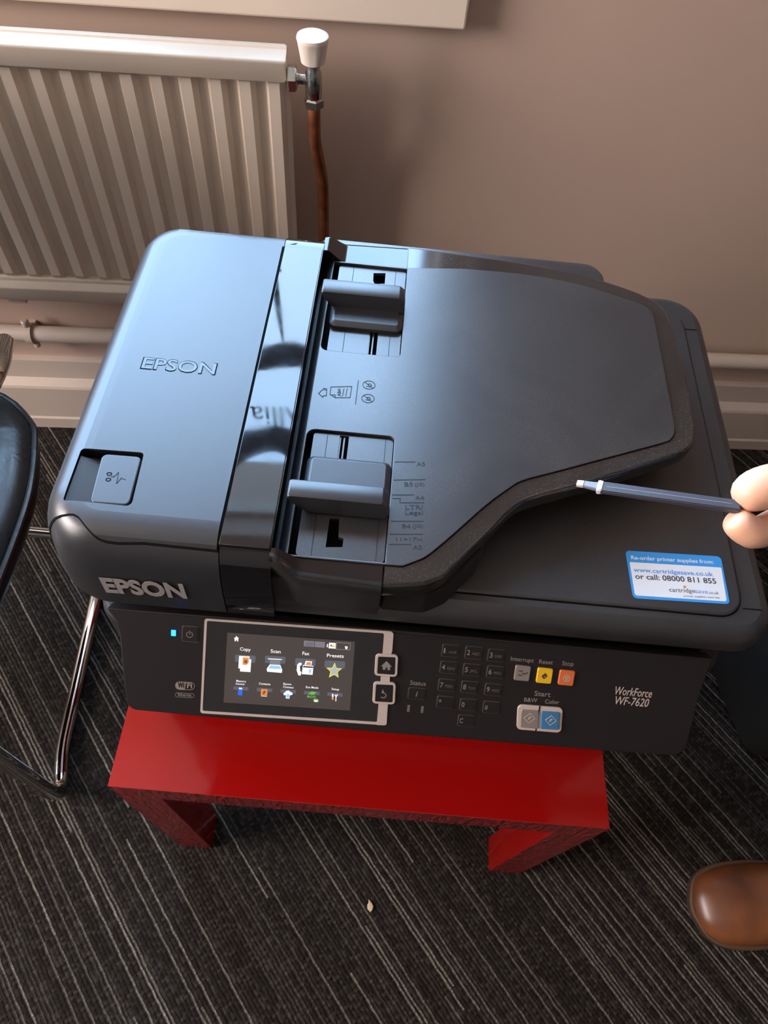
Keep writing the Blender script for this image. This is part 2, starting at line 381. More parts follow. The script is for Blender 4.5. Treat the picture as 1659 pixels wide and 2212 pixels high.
def text(name, s, p0, p1, cap, m, parent=None, mw=None, z=0., depth=.0001, bold=0., shear=0., spacing=1.):
    # lettering whose baseline runs from p0 to p1 with the given capital height
    c = bpy.data.curves.new(name, 'FONT'); c.body = s; c.size = 1; c.extrude = 0; c.offset = bold; c.shear = shear; c.resolution_u = 3; c.space_character = spacing
    o = bpy.data.objects.new(name, c); me = realize(o, name, m, parent, mw)
    xs = [v.co.x for v in me.vertices]; x0, x1 = min(xs), max(xs)
    d = Vector(p1) - Vector(p0); L = d.length; a = math.atan2(d.y, d.x); sx = L / (x1 - x0); sy = cap / .70
    ca, sa = math.cos(a), math.sin(a)
    for v in me.vertices:
        x, y = (v.co.x - x0) * sx, v.co.y * sy
        v.co = (p0[0] + x * ca - y * sa, p0[1] + x * sa + y * ca, z)
    for pl in me.polygons: pl.use_smooth = False
    if depth:
        b = bmesh.new(); b.from_mesh(me); r = bmesh.ops.extrude_face_region(b, geom=b.faces[:])
        for g in r['geom']:
            if isinstance(g, bmesh.types.BMVert): g.co.z += depth
        b.to_mesh(me); b.free()
    return link(bpy.data.objects.new(name, me), parent, mw)
def flats(name, polys, parent=None, mw=None):
    # small flat printed shape made of several coloured pieces; polys = (points, material, height)
    mats = []; vs = []; fs = []; mi = []
    for P, m, h in polys:
        if m not in mats: mats.append(m)
        P = dedupe(P)
        if area2(P) < 0: P = P[::-1]
        b = len(vs); vs += [(q[0], q[1], h) for q in P]; fs.append(tuple(range(b, b + len(P)))); mi.append(mats.index(m))
    return mesh(name, vs, fs, mats, parent, mw, smooth=False, mi=mi, fix=False)
def cut(o, poly, z0, z1, op='DIFFERENCE'):
    P = dedupe(poly); bpy.context.view_layer.update()
    t = slab('cutter', P, [(0, z0), (0, z1)], M['void'], o.parent, o.matrix_local.copy())
    for solver, selfx in (('EXACT', False), ('EXACT', True), ('FAST', False)):
        md = o.modifiers.new('cut', 'BOOLEAN'); md.operation = op; md.object = t; md.solver = solver; md.use_self = selfx
        bpy.context.view_layer.update(); dg = bpy.context.evaluated_depsgraph_get()
        me = bpy.data.meshes.new_from_object(o.evaluated_get(dg)); o.modifiers.clear()
        if len(me.polygons) > 20: break
    o.data = me; fin(me, ang=40); bpy.data.objects.remove(t)
def tag(o, label, cat, group=None):
    o['label'] = label; o['category'] = cat
    if group: o['group'] = group
    return o
def struct(o): o['kind'] = 'structure'; return o
TH = math.radians(-4.4546)
FR = Matrix.Rotation(TH, 4, 'Z')          # furniture frame: table and printer stand 4.5 degrees off the wall
def root(name, base, label, cat, frame=FR, group=None):
    o = bpy.data.objects.new(name, None); COL.objects.link(o); o.empty_display_size = .05
    o.matrix_world = frame @ Matrix.Translation(base); tag(o, label, cat, group)
    return o, Matrix.Translation(-Vector(base))
def circ(cx, cy, r, n=24, a0=0, a1=2 * PI, ry=None):
    ry = ry or r; full = abs(a1 - a0 - 2 * PI) < 1e-6
    return [(cx + r * math.cos(a0 + (a1 - a0) * k / (n if full else n - 1)), cy + ry * math.sin(a0 + (a1 - a0) * k / (n if full else n - 1))) for k in range(n)]

# ------------------------------------------------------------------ the room
WY = .875; XL, XR, YF, CE = -2.15, 2.4, -3.0, 2.75
WIN = (-1.75, .405, .93, 2.185)
struct(mesh('floor', [(XL, YF, 0), (XR, YF, 0), (XR, WY + .3, 0), (XL, WY + .3, 0), (XL, YF, -.05), (XR, YF, -.05), (XR, WY + .3, -.05), (XL, WY + .3, -.05)],
     [(0, 1, 2, 3), (7, 6, 5, 4), (0, 4, 5, 1), (1, 5, 6, 2), (2, 6, 7, 3), (3, 7, 4, 0)], M['carpet'], smooth=False, fix=False))
struct(box('ceiling', XL - .2, YF - .2, CE, XR + .2, WY + .3, CE + .1, M['ceil'], bev=0))
def holed(name, u0, u1, v0, v1, hole, d0, d1, place, m):
    me = filled(name, [[(u0, v0), (u1, v0), (u1, v1), (u0, v1)], [(hole[0], hole[2]), (hole[1], hole[2]), (hole[1], hole[3]), (hole[0], hole[3])]], d0, d1, m)
    for v in me.data.vertices: v.co = place(v.co)
    b = bmesh.new(); b.from_mesh(me.data); bmesh.ops.recalc_face_normals(b, faces=b.faces); b.to_mesh(me.data); b.free()
    for pl in me.data.polygons: pl.use_smooth = False
    return struct(me)
holed('wall_back', XL - .2, XR + .2, 0, CE, WIN, WY, WY + .26, lambda c: Vector((c.x, c.z, c.y)), M['wall'])
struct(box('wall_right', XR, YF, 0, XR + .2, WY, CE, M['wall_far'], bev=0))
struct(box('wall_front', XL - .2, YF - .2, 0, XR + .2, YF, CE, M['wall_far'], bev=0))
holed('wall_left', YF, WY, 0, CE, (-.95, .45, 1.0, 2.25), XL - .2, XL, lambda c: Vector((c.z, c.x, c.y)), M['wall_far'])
# skirting board: plinth, face, sloping ledge, upper board
sk = [(WY, 0), (.845, 0), (.845, .030), (.8485, .034), (.8485, .122), (.851, .127), (.866, .138), (.8665, .186), (.869, .192), (WY, .192)]
vs = []; fs = []
for x in (XL, XR):
    vs += [(x, y, z) for y, z in sk]
n = len(sk)
for i in range(n): fs.append((i, (i + 1) % n, n + (i + 1) % n, n + i))
fs += [tuple(range(n)), tuple(range(n, 2 * n))[::-1]]
struct(mesh('baseboard_back', vs, fs, M['gloss_white'], smooth=False))
# window above the radiator: sill board, frame, pane with the shop lettering seen from inside
wn, wo = root('window_1', (0, 0, 0), 'x', 'x', Matrix.Identity(4)); del wn['label']; del wn['category']; wn['kind'] = 'structure'
M['sill'] = mat('sill_paint', (.80, .68, .55), .4, bump=.15, bscale=60)
box('window_sill', WIN[0] - .06, .845, .843, .388, WY + .22, .93, M['sill'], wn, bev=.003)
fo = [(WIN[0], WIN[2]), (WIN[1], WIN[2]), (WIN[1], WIN[3]), (WIN[0], WIN[3])]
f = filled('window_frame', [fo, inset(fo, .022)], WY + .065, WY + .10, M['gloss_white'], wn)
for v in f.data.vertices: v.co = Vector((v.co.x, v.co.z, v.co.y))
PYY = .955
mesh('pane', [(WIN[0] + .01, PYY, WIN[2] + .01), (WIN[1] - .01, PYY, WIN[2] + .01), (WIN[1] - .01, PYY, WIN[3] - .01), (WIN[0] + .01, PYY, WIN[3] - .01)], [(0, 1, 2, 3)], M['glass'], wn, smooth=False)
up = Matrix.Translation((0, PYY - .004, 0)) @ Matrix.Rotation(PI / 2, 4, 'X')
arcs = [[(-0.033, 1.643), (0.042, 1.563), (0.062, 1.524), (0.09, 1.511), (0.12, 1.502), (0.149, 1.505), (0.188, 1.529), (0.187, 1.604), (0.147, 1.576), (0.129, 1.576), (0.096, 1.58), (0.07, 1.588), (0.044, 1.598), (-0.016, 1.673)], [(-0.123, 1.971), (-0.036, 1.843), (-0.002, 1.808), (0.037, 1.797), (0.072, 1.783), (0.103, 1.789), (0.173, 1.827), (0.158, 1.957), (0.088, 1.895), (0.059, 1.888), (0.029, 1.9), (-0.009, 1.928), (-0.04, 1.967), (-0.137, 2.153)]]
for q in arcs: filled('lettering', [smoothline(q, True, 3)], -.001, .001, M['vinyl'], wn, up)
tp = [(0.155, 1.713), (0.022, 1.723), (0.083, 1.79)]
tx = text('lettering', 'Allia', (-tp[0][0], tp[0][1]), (-tp[1][0], tp[0][1]), abs(tp[2][1] - tp[0][1]) * .92, M['vinyl'], wn, up)
for v in tx.data.vertices: v.co.x = -v.co.x
# window in the left wall
w2, _ = root('window_2', (0, 0, 0), 'x', 'x', Matrix.Identity(4)); del w2['label']; del w2['category']; w2['kind'] = 'structure'
fo = [(-.95, 1.0), (.45, 1.0), (.45, 2.25), (-.95, 2.25)]
f = filled('window_frame', [fo, inset(fo, .05)], XL - .12, XL - .07, M['gloss_white'], w2)
for v in f.data.vertices: v.co = Vector((v.co.z, v.co.x, v.co.y))

# ------------------------------------------------------------------ radiator
rad, ro = root('radiator', (-.4, .79, .42), 'long white ribbed panel radiator on the wall under the sill', 'radiator', Matrix.Identity(4))
RX0, RX1 = -1.30, .166
pitch = .0368; xs = []; prof = []
prof.append((RX0, .776))
k0 = int((.139 - RX0) / pitch)
for k in range(k0, -1, -1):
    x = .139 - k * pitch
    prof += [(x - .0040, .784), (x + .0005, .7735), (x + .0145, .7735), (x + .0205, .784)]
prof[0] = (RX0, .784)
prof += [(RX1, .784)] if False else [(RX1 - .0003, .7840)]
# ridges run from under the top rail to a chamfered foot
rows = [(.812, 0), (.806, 0), (.800, 1), (.482, 1), (.468, 0)]
vs = []; fs = []; n = len(prof)
for z, on in rows:
    for x, y in prof: vs.append((x, y if on else .784 + (y - .784) * .15, z))
for r in range(len(rows) - 1):
    for i in range(n - 1): fs.append((r * n + i, r * n + i + 1, (r + 1) * n + i + 1, (r + 1) * n + i))
b0 = len(vs)
for z in (.812, .468):
    vs += [(RX0, .794, z), (RX1, .794, z)]
fs += [(b0, b0 + 1, b0 + 3, b0 + 2), (n - 1, (len(rows) - 1) * n + n - 1, b0 + 3, b0 + 1), (0, b0, b0 + 2, (len(rows) - 1) * n)]
mesh('ribbed_panel', vs, fs, M['white'], rad, ro, ang=25)
def railx(name, pr, x0, x1):
    vs = []; fs = []; n = len(pr)
    for x in (x0, x0 + .001, x1 - .003, x1):
        s = 0.0 if x0 + .0005 < x < x1 - .001 else 1.0
        cy = sum(q[0] for q in pr) / n; cz = sum(q[1] for q in pr) / n
        vs += [(x, q[0] + (cy - q[0]) * .08 * s, q[1] + (cz - q[1]) * .08 * s) for q in pr]
    for r in range(3):
        for i in range(n): fs.append((r * n + i, r * n + (i + 1) % n, (r + 1) * n + (i + 1) % n, (r + 1) * n + i))
    fs += [tuple(range(n)), tuple(range(3 * n, 4 * n))[::-1]]
    return mesh(name, vs, fs, M['white'], rad, ro, ang=30)
railx('top_rail', rpoly([(.765, .8055), (.765, .831), (.790, .8325), (.7915, .8355), (.800, .8355), (.800, .8055)], [.002, .004, .0015, .001, .002, .002], 4), RX0, .163)
railx('bottom_rail', rpoly([(.765, .4345), (.765, .459), (.7735, .468), (.7735, .474), (.800, .474), (.800, .4345)], [.002, .004, .001, .001, .002, .002], 4), RX0, .163)
box('wall_bracket', -.33, .795, .40, -.30, .876, .50, M['white'], rad, ro)

# valve at the radiator's end, on its copper pipe
vx, vy = .1965, .772
val, vo = root('radiator_valve', (vx, vy, .78), 'white-capped chrome radiator valve at the radiator end', 'valve', Matrix.Identity(4))
def L(name, prof, m, org, axis=(0, 0, 1), n=24, sides=None, ang=32):
    vs, fs = lathe(prof, n, Vector(axis), Vector(org), sides); return mesh(name, vs, fs, m, val, vo, ang=ang)
cap = L('valve_cap', [(.0125, 0), (.0150, .0015), (.0162, .008), (.0192, .025), (.0198, .0275), (.0190, .0305), (.0165, .0318), (.004, .0322)], M['whiteplastic'], (vx, vy, .8285), n=32)
b = bmesh.new(); b.from_mesh(cap.data)
for v in b.verts:     # shallow finger flutes round the skirt of the cap
    h = v.co.z - .8285
    if .002 < h < .027:
        a = math.atan2(v.co.y - vy, v.co.x - vx); k = 1 - .07 * max(0, math.cos(a * 4)) ** 4
        v.co.x = vx + (v.co.x - vx) * k; v.co.y = vy + (v.co.y - vy) * k
b.to_mesh(cap.data); b.free()
L('valve_body', [(.0095, 0), (.0105, .002), (.0105, .030), (.0085, .034), (.0085, .044)], M['brass'], (vx, vy, .7865))
L('valve_spindle', [(.0075, 0), (.0062, .006), (.0062, .012), (.0085, .016), (.0085, .020)], M['brass'], (vx - .006, vy, .8085), (-1, 0, 0))
L('union_nut', [(.0135, 0), (.0155, .0015), (.0155, .010), (.0135, .0115)], M['brass'], (vx - .0205, vy, .8085), (-1, 0, 0), sides=6, ang=20)
L('compression_nut', [(.0105, 0), (.0130, .002), (.0130, .0105), (.0110, .0125)], M['brass'], (vx, vy, .7745), sides=6, ang=20)
pp = [(vx, vy, .776), (vx, vy, .735), (vx + .002, vy + .004, .715)] 
cp = smoothline([(vx, vy, .780), (vx, vy, .752), (vx + .0005, vy + .003, .728), (vx + .0045, vy + .018, .690), (vx + .0085, vy + .028, .655), (vx + .0095, vy + .030, .62), (vx + .0095, vy + .030, .50), (vx + .0095, vy + .030, .32), (vx + .0095, vy + .040, .285)], n=5)
tag(tube('copper_pipe', cp, .0082, M['copper'], n=16), 'bare tarnished copper pipe dropping from the radiator valve', 'pipe')
hp = tube('heating_pipe', [(XL + .01, .846, .2805), (-.3, .846, .2805), (.7, .846, .2805), (XR - .01, .846, .2775)], .0152, M['gloss_white'], n=20)
tag(hp, 'white painted heating pipe running low along the wall', 'pipe')
clx = -0.347
clp, co = root('pipe_clip', (clx, .846, .26), 'white painted clip holding the low heating pipe', 'clip', Matrix.Identity(4))
def ringx(name, x0, x1, r0, r1, cy, cz):
    vs = []; fs = []; n = 24
    for x, r in ((x0, r0), (x0, r1), (x1, r1), (x1, r0)):
        vs += [(x, cy + r * math.cos(2 * PI * k / n), cz + r * math.sin(2 * PI * k / n)) for k in range(n)]
    for i in range(4):
        j = (i + 1) % 4
        for k in range(n): fs.append((i * n + k, i * n + (k + 1) % n, j * n + (k + 1) % n, j * n + k))
    return mesh(name, vs, fs, M['gloss_white'], clp, co)
ringx('clip_ring', clx - .006, clx + .006, .0145, .0200, .846, .2805)
box('clip_foot', clx - .005, .862, .272, clx + .005, .8755, .288, M['gloss_white'], clp, co)
vs, fs = lathe([(.006, 0), (.007, .002), (.007, .012), (.005, .014)], 14, Vector((0, 0, 1)), Vector((clx - .002, .846, .299))); mesh('clip_screw', vs, fs, M['gloss_white'], clp, co)
vs, fs = lathe([(.005, 0), (.006, .002), (.006, .009), (.004, .011)], 14, Vector((0, 0, -1)), Vector((clx + .004, .842, .262))); mesh('clip_screw', vs, fs, M['gloss_white'], clp, co)

# ------------------------------------------------------------------ red side table
tb, to = root('side_table', (.275, .275, 0), 'small glossy red side table under the black printer', 'table')
def tbl(name, x0, y0, z0, x1, y1, z1):
    b = bmesh.new(); bbox(b, x0, y0, z0, x1, y1, z1, .0007, 2)
    o = bmobj(name, b, [M['red'], M['wrinkle']], tb, to, smooth=False)
    for pl in o.data.polygons:
        if abs(pl.normal.y) > .9: pl.material_index = 1
    return o
tbl('tabletop', 0, 0, .40, .55, .55, .45)
for x in (0, .5):
    for y in (0, .5): tbl('leg', x, y, 0, x + .05, y + .05, .4005)

# ------------------------------------------------------------------ printer
PB = (.30, .28, .45)
pr, po = root('printer', PB, 'large black multifunction printer with a touchscreen on the red table', 'printer')
# lower body with feet
slab('lower_body', rr(.027, .0855, .580, .485, .035), [(.004, .456), (0, .460), (0, .690), (.002, .698), (.006, .702)], M['matte_dark'], pr, po)
slab('body_neck', rr(.034, .104, .572, .480, .03), [(0, .700), (0, .756)], M['void'], pr, po)
for x, y in ((.06, .11), (.49, .11), (.06, .44), (.49, .44)):
    slab('foot', rr(x, y, x + .04, y + .03, .008), [(0, .450), (0, .4565)], M['rubber'], pr, po)
box('cassette_front', .085, .0815, .475, .525, .090, .585, M['matte_dark'], pr, po, bev=.003)
# scanner deck
deck = slab('scanner_deck', rpoly([(.014, .088), (.5895, .088), (.5895, .487), (.014, .487)], [.05, .034, .040, .04], 9),
     [(.004, .749), (.001, .751), (0, .755), (.0003, .762), (.003, .769), (.007, .7735), (.013, .776)], M['lid'], pr, po, ang=40)
lidp = rpoly([(0.5611, 0.4327), (0.5566, 0.11)] [:0] + [(.30, .1075), (.5600, .1075), (.5625, .250), (.5635, .435), (.5615, .4480), (.30, .448)], [.002, .020, .0, .01, .004, .002], 8)
slab('lid_gap', inset(dedupe(lidp), -.0010), [(0, .7745), (0, .7763)], M['void'], pr, po)  # black slab drawn in place of the dark gap round the lid
slab('document_lid', lidp, [(0, .7745), (0, .7773), (.0008, .7781), (.002, .7784)], M['lid'], pr, po)
box('joint_line', .5648, .4335, .7730, .5768, .4343, .7764, M['void'], pr, po, bev=0)
box('joint_line', .5610, .1155, .7730, .5768, .1163, .7764, M['void'], pr, po, bev=0)
slab('rear_cover', rpoly([(.178, .44), (.478, .44), (.478, .4965), (.178, .4965)], [.01, .022, .022, .01], 7), [(0, .774), (0, .7915), (.0015, .7965), (.005, .7995), (.009, .8)], M['tray'], pr, po)

# automatic feeder housing at the left
PROF = [(.004, .756), (0, .760), (.0005, .775), (.0015, .790), (.0035, .804), (.0060, .8145), (.0092, .8230), (.0132, .8300), (.0178, .8350), (.0230, .8382), (.0290, .8396), (.0350, .8400)]
hx0, hy0, hy1 = .0105, .0800, .4560
hous = slab('feeder_housing', rpoly([(hx0, hy0), (.1525, hy0), (.1525, hy1), (hx0, hy1)], [.055, 0, 0, .050], 12), PROF[:-2] + [(.0290, .8386)], M['matte'], pr, po, ang=40, fixx=[.1525])
ge = slab('gloss_end_block', [(.1535, hy0), (.190, hy0), (.190, hy1), (.1535, hy1)], [(d * .9, z) for d, z in PROF], M['gloss'], pr, po, ang=50, fixx=[.1535, .190])
fs_ = smoothline([(0.0476, 0.1102), (0.0522, 0.108), (0.0585, 0.1021), (0.0656, 0.0968), (0.0723, 0.0948), (0.0815, 0.0943)], n=4)
bs_ = smoothline([(0.0878, 0.4316), (0.1011, 0.4316), (0.1083, 0.4279), (0.1157, 0.4235), (0.1246, 0.4228)], n=4)
cover = [(.0108, fs_[0][1] + .0035), (.016, fs_[0][1] + .001), (.026, fs_[0][1])] + fs_ + [(.100, .0955), (.1515, .0950), (.1515, .4210)] + bs_[::-1] + [(.07, bs_[0][1]), (.040, bs_[0][1] + .001), (.0108, bs_[0][1] - .004)]
cov = slab('feeder_cover', rpoly([(hx0 - .0008, hy0 - .0008), (.1518, hy0 - .0008), (.1518, hy1 + .0008), (hx0 - .0008, hy1 + .0008)], [.0558, 0, 0, .0508], 12), PROF[:-1] + [(.0350, .8399)], M['matte'], pr, po, ang=40, fixx=[.1518])
for v in cov.data.vertices: v.co.z += .0009
cover = [(-.02, cover[0][1] + .002)] + cover[1:-1] + [(-.02, cover[-1][1] - .002)]
jt = slab('cover_joint', rpoly([(hx0 - .0004, hy0 - .0004), (.1524, hy0 - .0004), (.1524, hy1 + .0004), (hx0 - .0004, hy1 + .0004)], [.0554, 0, 0, .0504], 12), PROF[:-2] + [(.0290, .8388)], M['void'], pr, po, ang=40, fixx=[.1524])
for v in jt.data.vertices: v.co.z += .0004
CC = dedupe(cover); CC = CC[::-1] if area2(CC) < 0 else CC
cut(jt, inset(CC, -.0009), .771, .90, 'INTERSECT')
cut(cov, cover, .772, .90, 'INTERSECT')
rec = rpoly([(0.0368, 0.1668), (0.0838, 0.1679), (0.0864, 0.1199), (0.0369, 0.1204)], [.003, .003, .004, .002], 4)
cut(hous, rec, .829, .85); cut(cov, rec, .80, .86); cut(jt, rec, .80, .86)
btn = rpoly([(0.0531, 0.1643), (0.0828, 0.1647), (0.0845, 0.1209), (0.056, 0.1205)], .0045, 5)
slab('release_latch', btn, bevprof(.830, .8400, .0012), M['matte'], pr, po)
rm = [(0.0383, 0.1214), (0.037, 0.1664)]
mesh('latch_ramp', [(rec[0][0] - .001, .1145, .8300), (rec[0][0] + .020, .1145, .8300), (rec[0][0] + .020, .1625, .8300), (rec[0][0] - .001, .1625, .8300), (rec[0][0] - .001, .1145, .8370), (rec[0][0] - .001, .1625, .8370)],
     [(0, 1, 2, 3), (4, 5, 2, 1), (0, 4, 1), (3, 2, 5), (0, 3, 5, 4)], M['matte'], pr, po)
# zig-zag paper path mark on the latch
lm = [(0.0624, 0.1445), (0.0644, 0.1472), (0.0672, 0.1442), (0.066, 0.1412), (0.0633, 0.1413)]
def strokes(name, lines, wd, z, m, parent=pr, mw=po, h=.0002, closed=False):
    b = bmesh.new()
    for ln in lines:
        for a, c in zip(ln, ln[1:]):
            a, c = Vector(a), Vector(c); d = (c - a)
            if d.length < 1e-6: continue
            d.normalize(); n_ = Vector((-d.y, d.x)) * wd / 2; e = d * wd * .3
            q = [a - e - n_, c + e - n_, c + e + n_, a - e + n_]
            lo = [b.verts.new((v.x, v.y, z)) for v in q]; hi = [b.verts.new((v.x, v.y, z + h)) for v in q]
            b.faces.new(hi)
            for i in range(4): b.faces.new((lo[i], lo[(i + 1) % 4], hi[(i + 1) % 4], hi[i]))
    return bmobj(name, b, m, parent, mw, smooth=False)
def oval(c, rx, ry, n=16): q = circ(c[0], c[1], rx, n, ry=ry); return q + [q[0]]
strokes('embossed_symbol', [oval((0.0633, 0.1463), .0017, .0013), oval((0.0639, 0.1413), .0017, .0013),
     [(0.0652, 0.144), (0.0672, 0.1442), (0.0695, 0.1482), (0.0707, 0.1388), (0.0728, 0.1436), (0.0758, 0.1427)]], .0007, .8400, M['engrave'])
text('lettering_shadow', 'EPSON', (0.0597, 0.251), (0.121, 0.2517), .0128, M['void'], pr, po, z=.8407, depth=.0002, bold=.026)  # black outline below the logo, painting a shadow edge round its letters
text('maker_lettering', 'EPSON', (0.0607, 0.2516), (0.1201, 0.2521), .0118, M['gloss'], pr, po, z=.8409, depth=.0003, bold=.008)
fm = po @ Matrix.Translation((0, .0793, .7655)) @ Matrix.Rotation(PI / 2 - math.radians(4), 4, 'X')
lt = text('maker_lettering', 'EPSON', (0.0631, 0.0136), (0.125, 0.0149), 0.0197, M['logo'], pr, fm, z=.0002, depth=.0003, bold=.04)
slab('gloss_strip', [(.1535, .0955), (.1895, .0955), (.1895, .4210), (.1535, .4210)], bevprof(.8375, .8408, .0006), M['gloss'], pr, po)

# feed slot between feeder and input tray
TZ = .826
box('slot_floor', .1895, .0985, .800, .2010, .4235, .8045, M['matte_dark'], pr, po, bev=0)
sl = []; nseg = 10
for k in range(nseg + 1):
    a = k / nseg * PI / 2; sl.append((.2005 - .0095 * math.cos(a), TZ - .020 + .020 * math.sin(a)))
sl = [(x, z) for x, z in sl] + [(.2010, .800), (.1935, .800)]
vs = [(x, y, z) for y in (.0985, .4235) for x, z in sl]; n = len(sl)
fs = [(i, (i + 1) % n, n + (i + 1) % n, n + i) for i in range(n)] + [tuple(range(n)), tuple(range(n, 2 * n))[::-1]]
mesh('slot_lip', vs, fs, M['matte'], pr, po, ang=40)
# glossy side cheeks, dipping from the feeder top to tray level
def cheek(name, y0, y1, foot, front):
    top = [(.1895, .8400)] + [(.1895 + .022 * t, TZ + .014 * (1 - (3 * t * t - 2 * t ** 3))) for t in [k / 8 for k in range(1, 9)]] + [(.2700, TZ)]
    vs = []; fs = []; n = len(top)
    yi, yo = (y1, y0) if front else (y0, y1); s = 1 if front else -1
    rows = [(yi, -.03, 0), (yi, 0, 0), (yo + s * .0055, 0, 0), (yo + s * .005, 0, 0), (yo + s * .0018, -.0012, 0), (yo, -.0045, 0), (yo + s * .0004, -.014, 1), (yo + s * .0016, -.028, 1), (foot, -.050, 1)]
    # the outer edge tucks in where the cheek meets the rounded feeder
    tuck = lambda x: s * .010 * max(0, 1 - (x - .1895) / .030)
    for q, (y, dz, k) in enumerate(rows): vs += [(x, y + (tuck(x) if q > 1 else 0), z + dz - (.0022 * max(0, 1 - (x - .1895) / .006))) for x, z in top]
    for r in range(len(rows) - 1):
        for i in range(n - 1): fs.append((r * n + i, r * n + i + 1, (r + 1) * n + i + 1, (r + 1) * n + i))
    m = len(rows)
    fs.append(tuple(r * n for r in range(m))); fs.append(tuple(r * n + n - 1 for r in range(m))[::-1])
    k = (len(rows) - 1) * (n - 1); low = 4 * (n - 1)
    return mesh(name, vs, fs, [M['gloss'], M['matte_dark']], pr, po, ang=45, mi=[1 if low < i < k else 0 for i in range(len(fs))])
cheek('front_cheek', .0795, .0980, .0825, True)
cheek('rear_cheek', .4238, .4570, .4500, False)

# input tray: gloss rim, satin panel with two wells, side guides
outp = [(0.2702, 0.4573), (0.3246, 0.4541), (0.3845, 0.4504), (0.4391, 0.4418), (0.4792, 0.43), (0.5049, 0.4177), (0.5183, 0.404), (0.5225, 0.3868), (0.5247, 0.3637), (0.527, 0.3317), (0.5266, 0.2929), (0.5255, 0.2615), (0.5233, 0.2462), (0.5171, 0.2347), (0.5071, 0.2273), (0.4946, 0.2211), (0.4502, 0.1993), (0.4154, 0.1841), (0.3816, 0.1693), (0.3672, 0.1587), (0.3476, 0.1342), (0.3245, 0.1058), (0.3156, 0.095), (0.3058, 0.0884), (0.2949, 0.0851), (0.2746, 0.0816)]
outp[0] = (.2712, outp[0][1]); outp[-1] = (.2712, outp[-1][1])
rim = smoothline(outp[:-0 or None], n=3)
slab('tray_rim', rim, [(.012, .801), (.004, .804), (.0008, .809), (0, .813), (0, .822), (.0010, .8250), (.0028, .8260)], M['tray_gloss'], pr, po, ang=50, fixx=[.2712])
# the tray stands on a curved pedestal over the lid
ped = [q for q in rim if q[0] < .345]; ped = [(.2712, .095)] + [(x, y) for x, y in [(.2712, .088), (.305, .088), (.322, .098), (.345, .125), (.36, .2), (.36, .36), (.345, .43), (.2712, .44)]]
slab('tray_pedestal', dedupe(rpoly(ped, .012, 4)), [(0, .774), (0, .800), (.001, .805)], M['matte_dark'], pr, po)
slab('slot_base', [(.1895, .088), (.2712, .088), (.2712, .440), (.1895, .440)], [(0, .774), (0, .812)], M['matte_dark'], pr, po)
insp = [(0.3246, 0.43), (0.3834, 0.4305), (0.4373, 0.4235), (0.4809, 0.4093), (0.4991, 0.4015), (0.5056, 0.3897), (0.5062, 0.3657), (0.5062, 0.3025), (0.506, 0.263), (0.5053, 0.2503), (0.5013, 0.2419), (0.4943, 0.2367), (0.4597, 0.2216), (0.401, 0.1962), (0.3746, 0.1847), (0.3634, 0.1759), (0.345, 0.1579), (0.3205, 0.1296), (0.3038, 0.1113), (0.2966, 0.1055)]
ins = [(.2712, .4235)] + smoothline(insp, n=3) + [(.284, .0988), (.2712, .0985), (.1995, .0985), (.1995, .4230)]
well1 = rpoly([(.2008, .3045), (.2708, .3045), (.2708, .4215), (.2008, .4215)], [.006, .005, 0, 0], 5)
well2 = rpoly([(.2008, .1000), (.2712, .1000), (.2712, .2160), (.2008, .2160)], [0, 0, .005, .007], 5)
filled('tray_panel', [ins, well1, well2], .8225, .8275, M['tray'], pr, po, bev=.0005)
rimline = [(.2712, .4235)] + smoothline(insp, n=3) + [(.284, .0988), (.2712, .0985)]
strokes('tray_seam', [rimline], .0011, .8257, M['void'], h=.0006)
def bed(name, x0, x1, y0, y1, slots, lines):
    loops = [rr(x0, y0, x1, y1, .003, 3)] + slots
    filled(name, loops, .8215, .8248, M['tray'], pr, po)
    for x in lines: box('guide_rib', x, y0 + .001, .8246, x + .0005, y1 - .001, .8252, M['engrave'], pr, po, bev=0)
slab('well_bottom', [(.2000, .0990), (.2710, .0990), (.2710, .4225), (.2000, .4225)], [(0, .8135), (0, .8145)], M['void'], pr, po)
Ls = [(0.239, 0.4141), (0.2505, 0.4157), (0.2507, 0.4005), (0.2459, 0.3998), (0.2426, 0.3961), (0.2395, 0.4028)]
Ls2 = [(0.2273, 0.1347), (0.2345, 0.1355), (0.2355, 0.1194), (0.2393, 0.1186), (0.2394, 0.1112), (0.227, 0.1099)]
sx0 = [(0.2419, 0.3329), (0.2473, 0.3336)]
bed('guide_bed', .2060, .2700, .3055, .4205, [Ls, [(sx0[0][0], .3065), (sx0[1][0] + .002, .3065), (sx0[1][0] + .002, .345), (sx0[0][0], .345)]], (.2195, .2600))
bed('guide_bed', .2060, .2705, .1010, .2150, [Ls2, [(0.2271, .214), (0.2271, .175), (0.2345, .175), (0.2345, .214)]], (.2170, .2640))
for x0, y0, y1 in ((.2372, .3068, .345), (.2405, .3068, .345), (.2230, .176, .2135), (.2262, .176, .2135)):
    box('slot_rail', x0 + (.004 if y0 < .2 else .004), y0, .816, x0 + .0055, y1, .8236, M['tray'], pr, po, bev=.0002)
